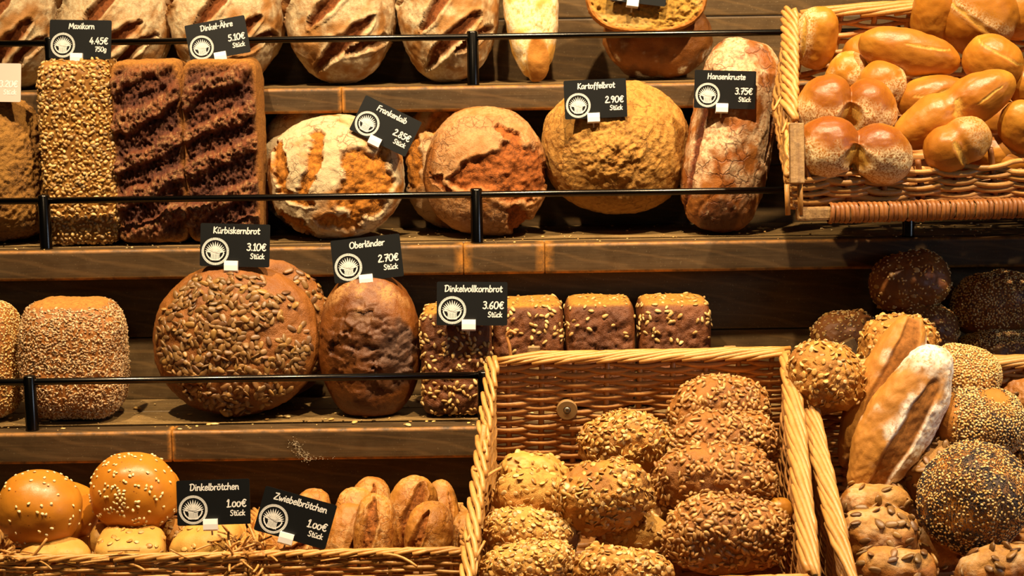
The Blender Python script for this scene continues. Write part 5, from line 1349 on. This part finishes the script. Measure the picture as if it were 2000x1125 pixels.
seeded(BR, -0.030, 'pumpkin seed roll in the lower right corner of the picture', 1950, 1112, 176, 96, -12, 'pumpkin', 34, 0.0075, M['pumproll'], pg, group=PG, e1=2.6)
pop(-0.012, 'big round poppy and sesame roll at the front of the right basket', 1902, 974, 206, 222, 30, 0.062, lambda p, c: sst(-0.80, -0.55, p[:, 2]) * (0.4 + sst(-0.3, 0.3, fbm(c, 25, 2))), 1150, 6500, pd=1.0)
def ciab(strokes, flo):
    def fn(p, q, n):
        fr = sst(0.4, 0.0, p[:, 1]); u = p[:, 0] + 0.08 * fbm(q, 25, 2); v = p[:, 2]
        dm = np.full(len(u), 9.0)
        for s in strokes: dm = np.minimum(dm, stroke(u, v, *s, taper=0.3))
        m = sst(1.1, 0.8, dm) * fr
        return -0.0035 * m + 0.003 * fbm(q, 20, 2) + 0.001 * fbm(q, 110, 3), {'split': m * 0.8, 'flour': (1 - m) * sst(-0.5, 0.3, fbm(q, 22, 3) + flo(p)), 'dark': 0.3 * m}
    return fn
CG2 = 'ciabattas in the right basket'
cs = lambda p: np.stack([p[:, 0] * (1 + 0.10 * np.cos(p[:, 2] * 3)) + 0.10 * np.sin(p[:, 2] * 2.2), p[:, 1], p[:, 2]], 1)
loaf('ciabatta', 'brown ciabatta standing behind the floury one in the right basket', 'bread', CG2, 1722, 772, 108, 332, 0.026, M['ciab'], ciab([(0.0, -0.9, 0.0, 0.7, 0.55)], lambda p: 0.9 * p[:, 0] - 0.5), pos=BR.on(1722, 772, -0.003), N=44, e1=2.7, spin=21, lean=-6, shape=cs)
loaf('ciabatta', 'flour-dusted ciabatta leaning right in front of the brown one', 'bread', CG2, 1758, 822, 130, 330, 0.028, M['ciab'], ciab([(0.22, -0.9, 0.20, 0.40, 0.36)], lambda p: -0.02 + 0.7 * p[:, 0] + 0.2 * p[:, 2]), pos=BR.on(1758, 822, 0.014), N=52, e1=2.7, spin=27, lean=-6, shape=cs)

# ------------------------------------------------------------------ crumbs on the shelves
def crumbs(label, z, y0, y1, n, keys):
    V = []; T = []; A = []; off = 0
    for k in range(n):
        S = SEED[keys[int(rng.integers(len(keys)))]]
        s = rng.uniform(0.35, 1.0); a = rng.random() * 2 * PI
        R_ = np.array([[math.cos(a), math.sin(a), 0], [-math.sin(a), math.cos(a), 0], [0, 0, 1]])
        x = rng.uniform(-0.78, 0.55) if z < 1.1 else rng.uniform(-0.85, 0.75)
        v = (S['V'] * s) @ R_ + np.array([x, rng.uniform(y0, y1), z + abs(S['V'][:, 2]).max() * s])
        V.append(v); T.append(S['T'] + off); off += len(v); A.append(np.full(len(v), rng.random()))
    me = npmesh('crumbs', np.vstack(V), np.vstack(T), True, {'rnd': np.concatenate(A)})
    tag(link('bread_crumbs', me, SEED['sesame']['mat']), label, 'crumbs', None, 'stuff')
crumbs('crumbs and loose seeds strewn on the third shelf', SH[3]['z'], 2.276, 2.465, 420, ['sesame', 'grain', 'pumpkin', 'oat', 'sesame', 'sesame'])
crumbs('crumbs and loose grains strewn on the middle shelf', SH[2]['z'], 2.43, 2.62, 300, ['sesame', 'grain', 'sesame'])
for t in LOG: print('SNAP', t)
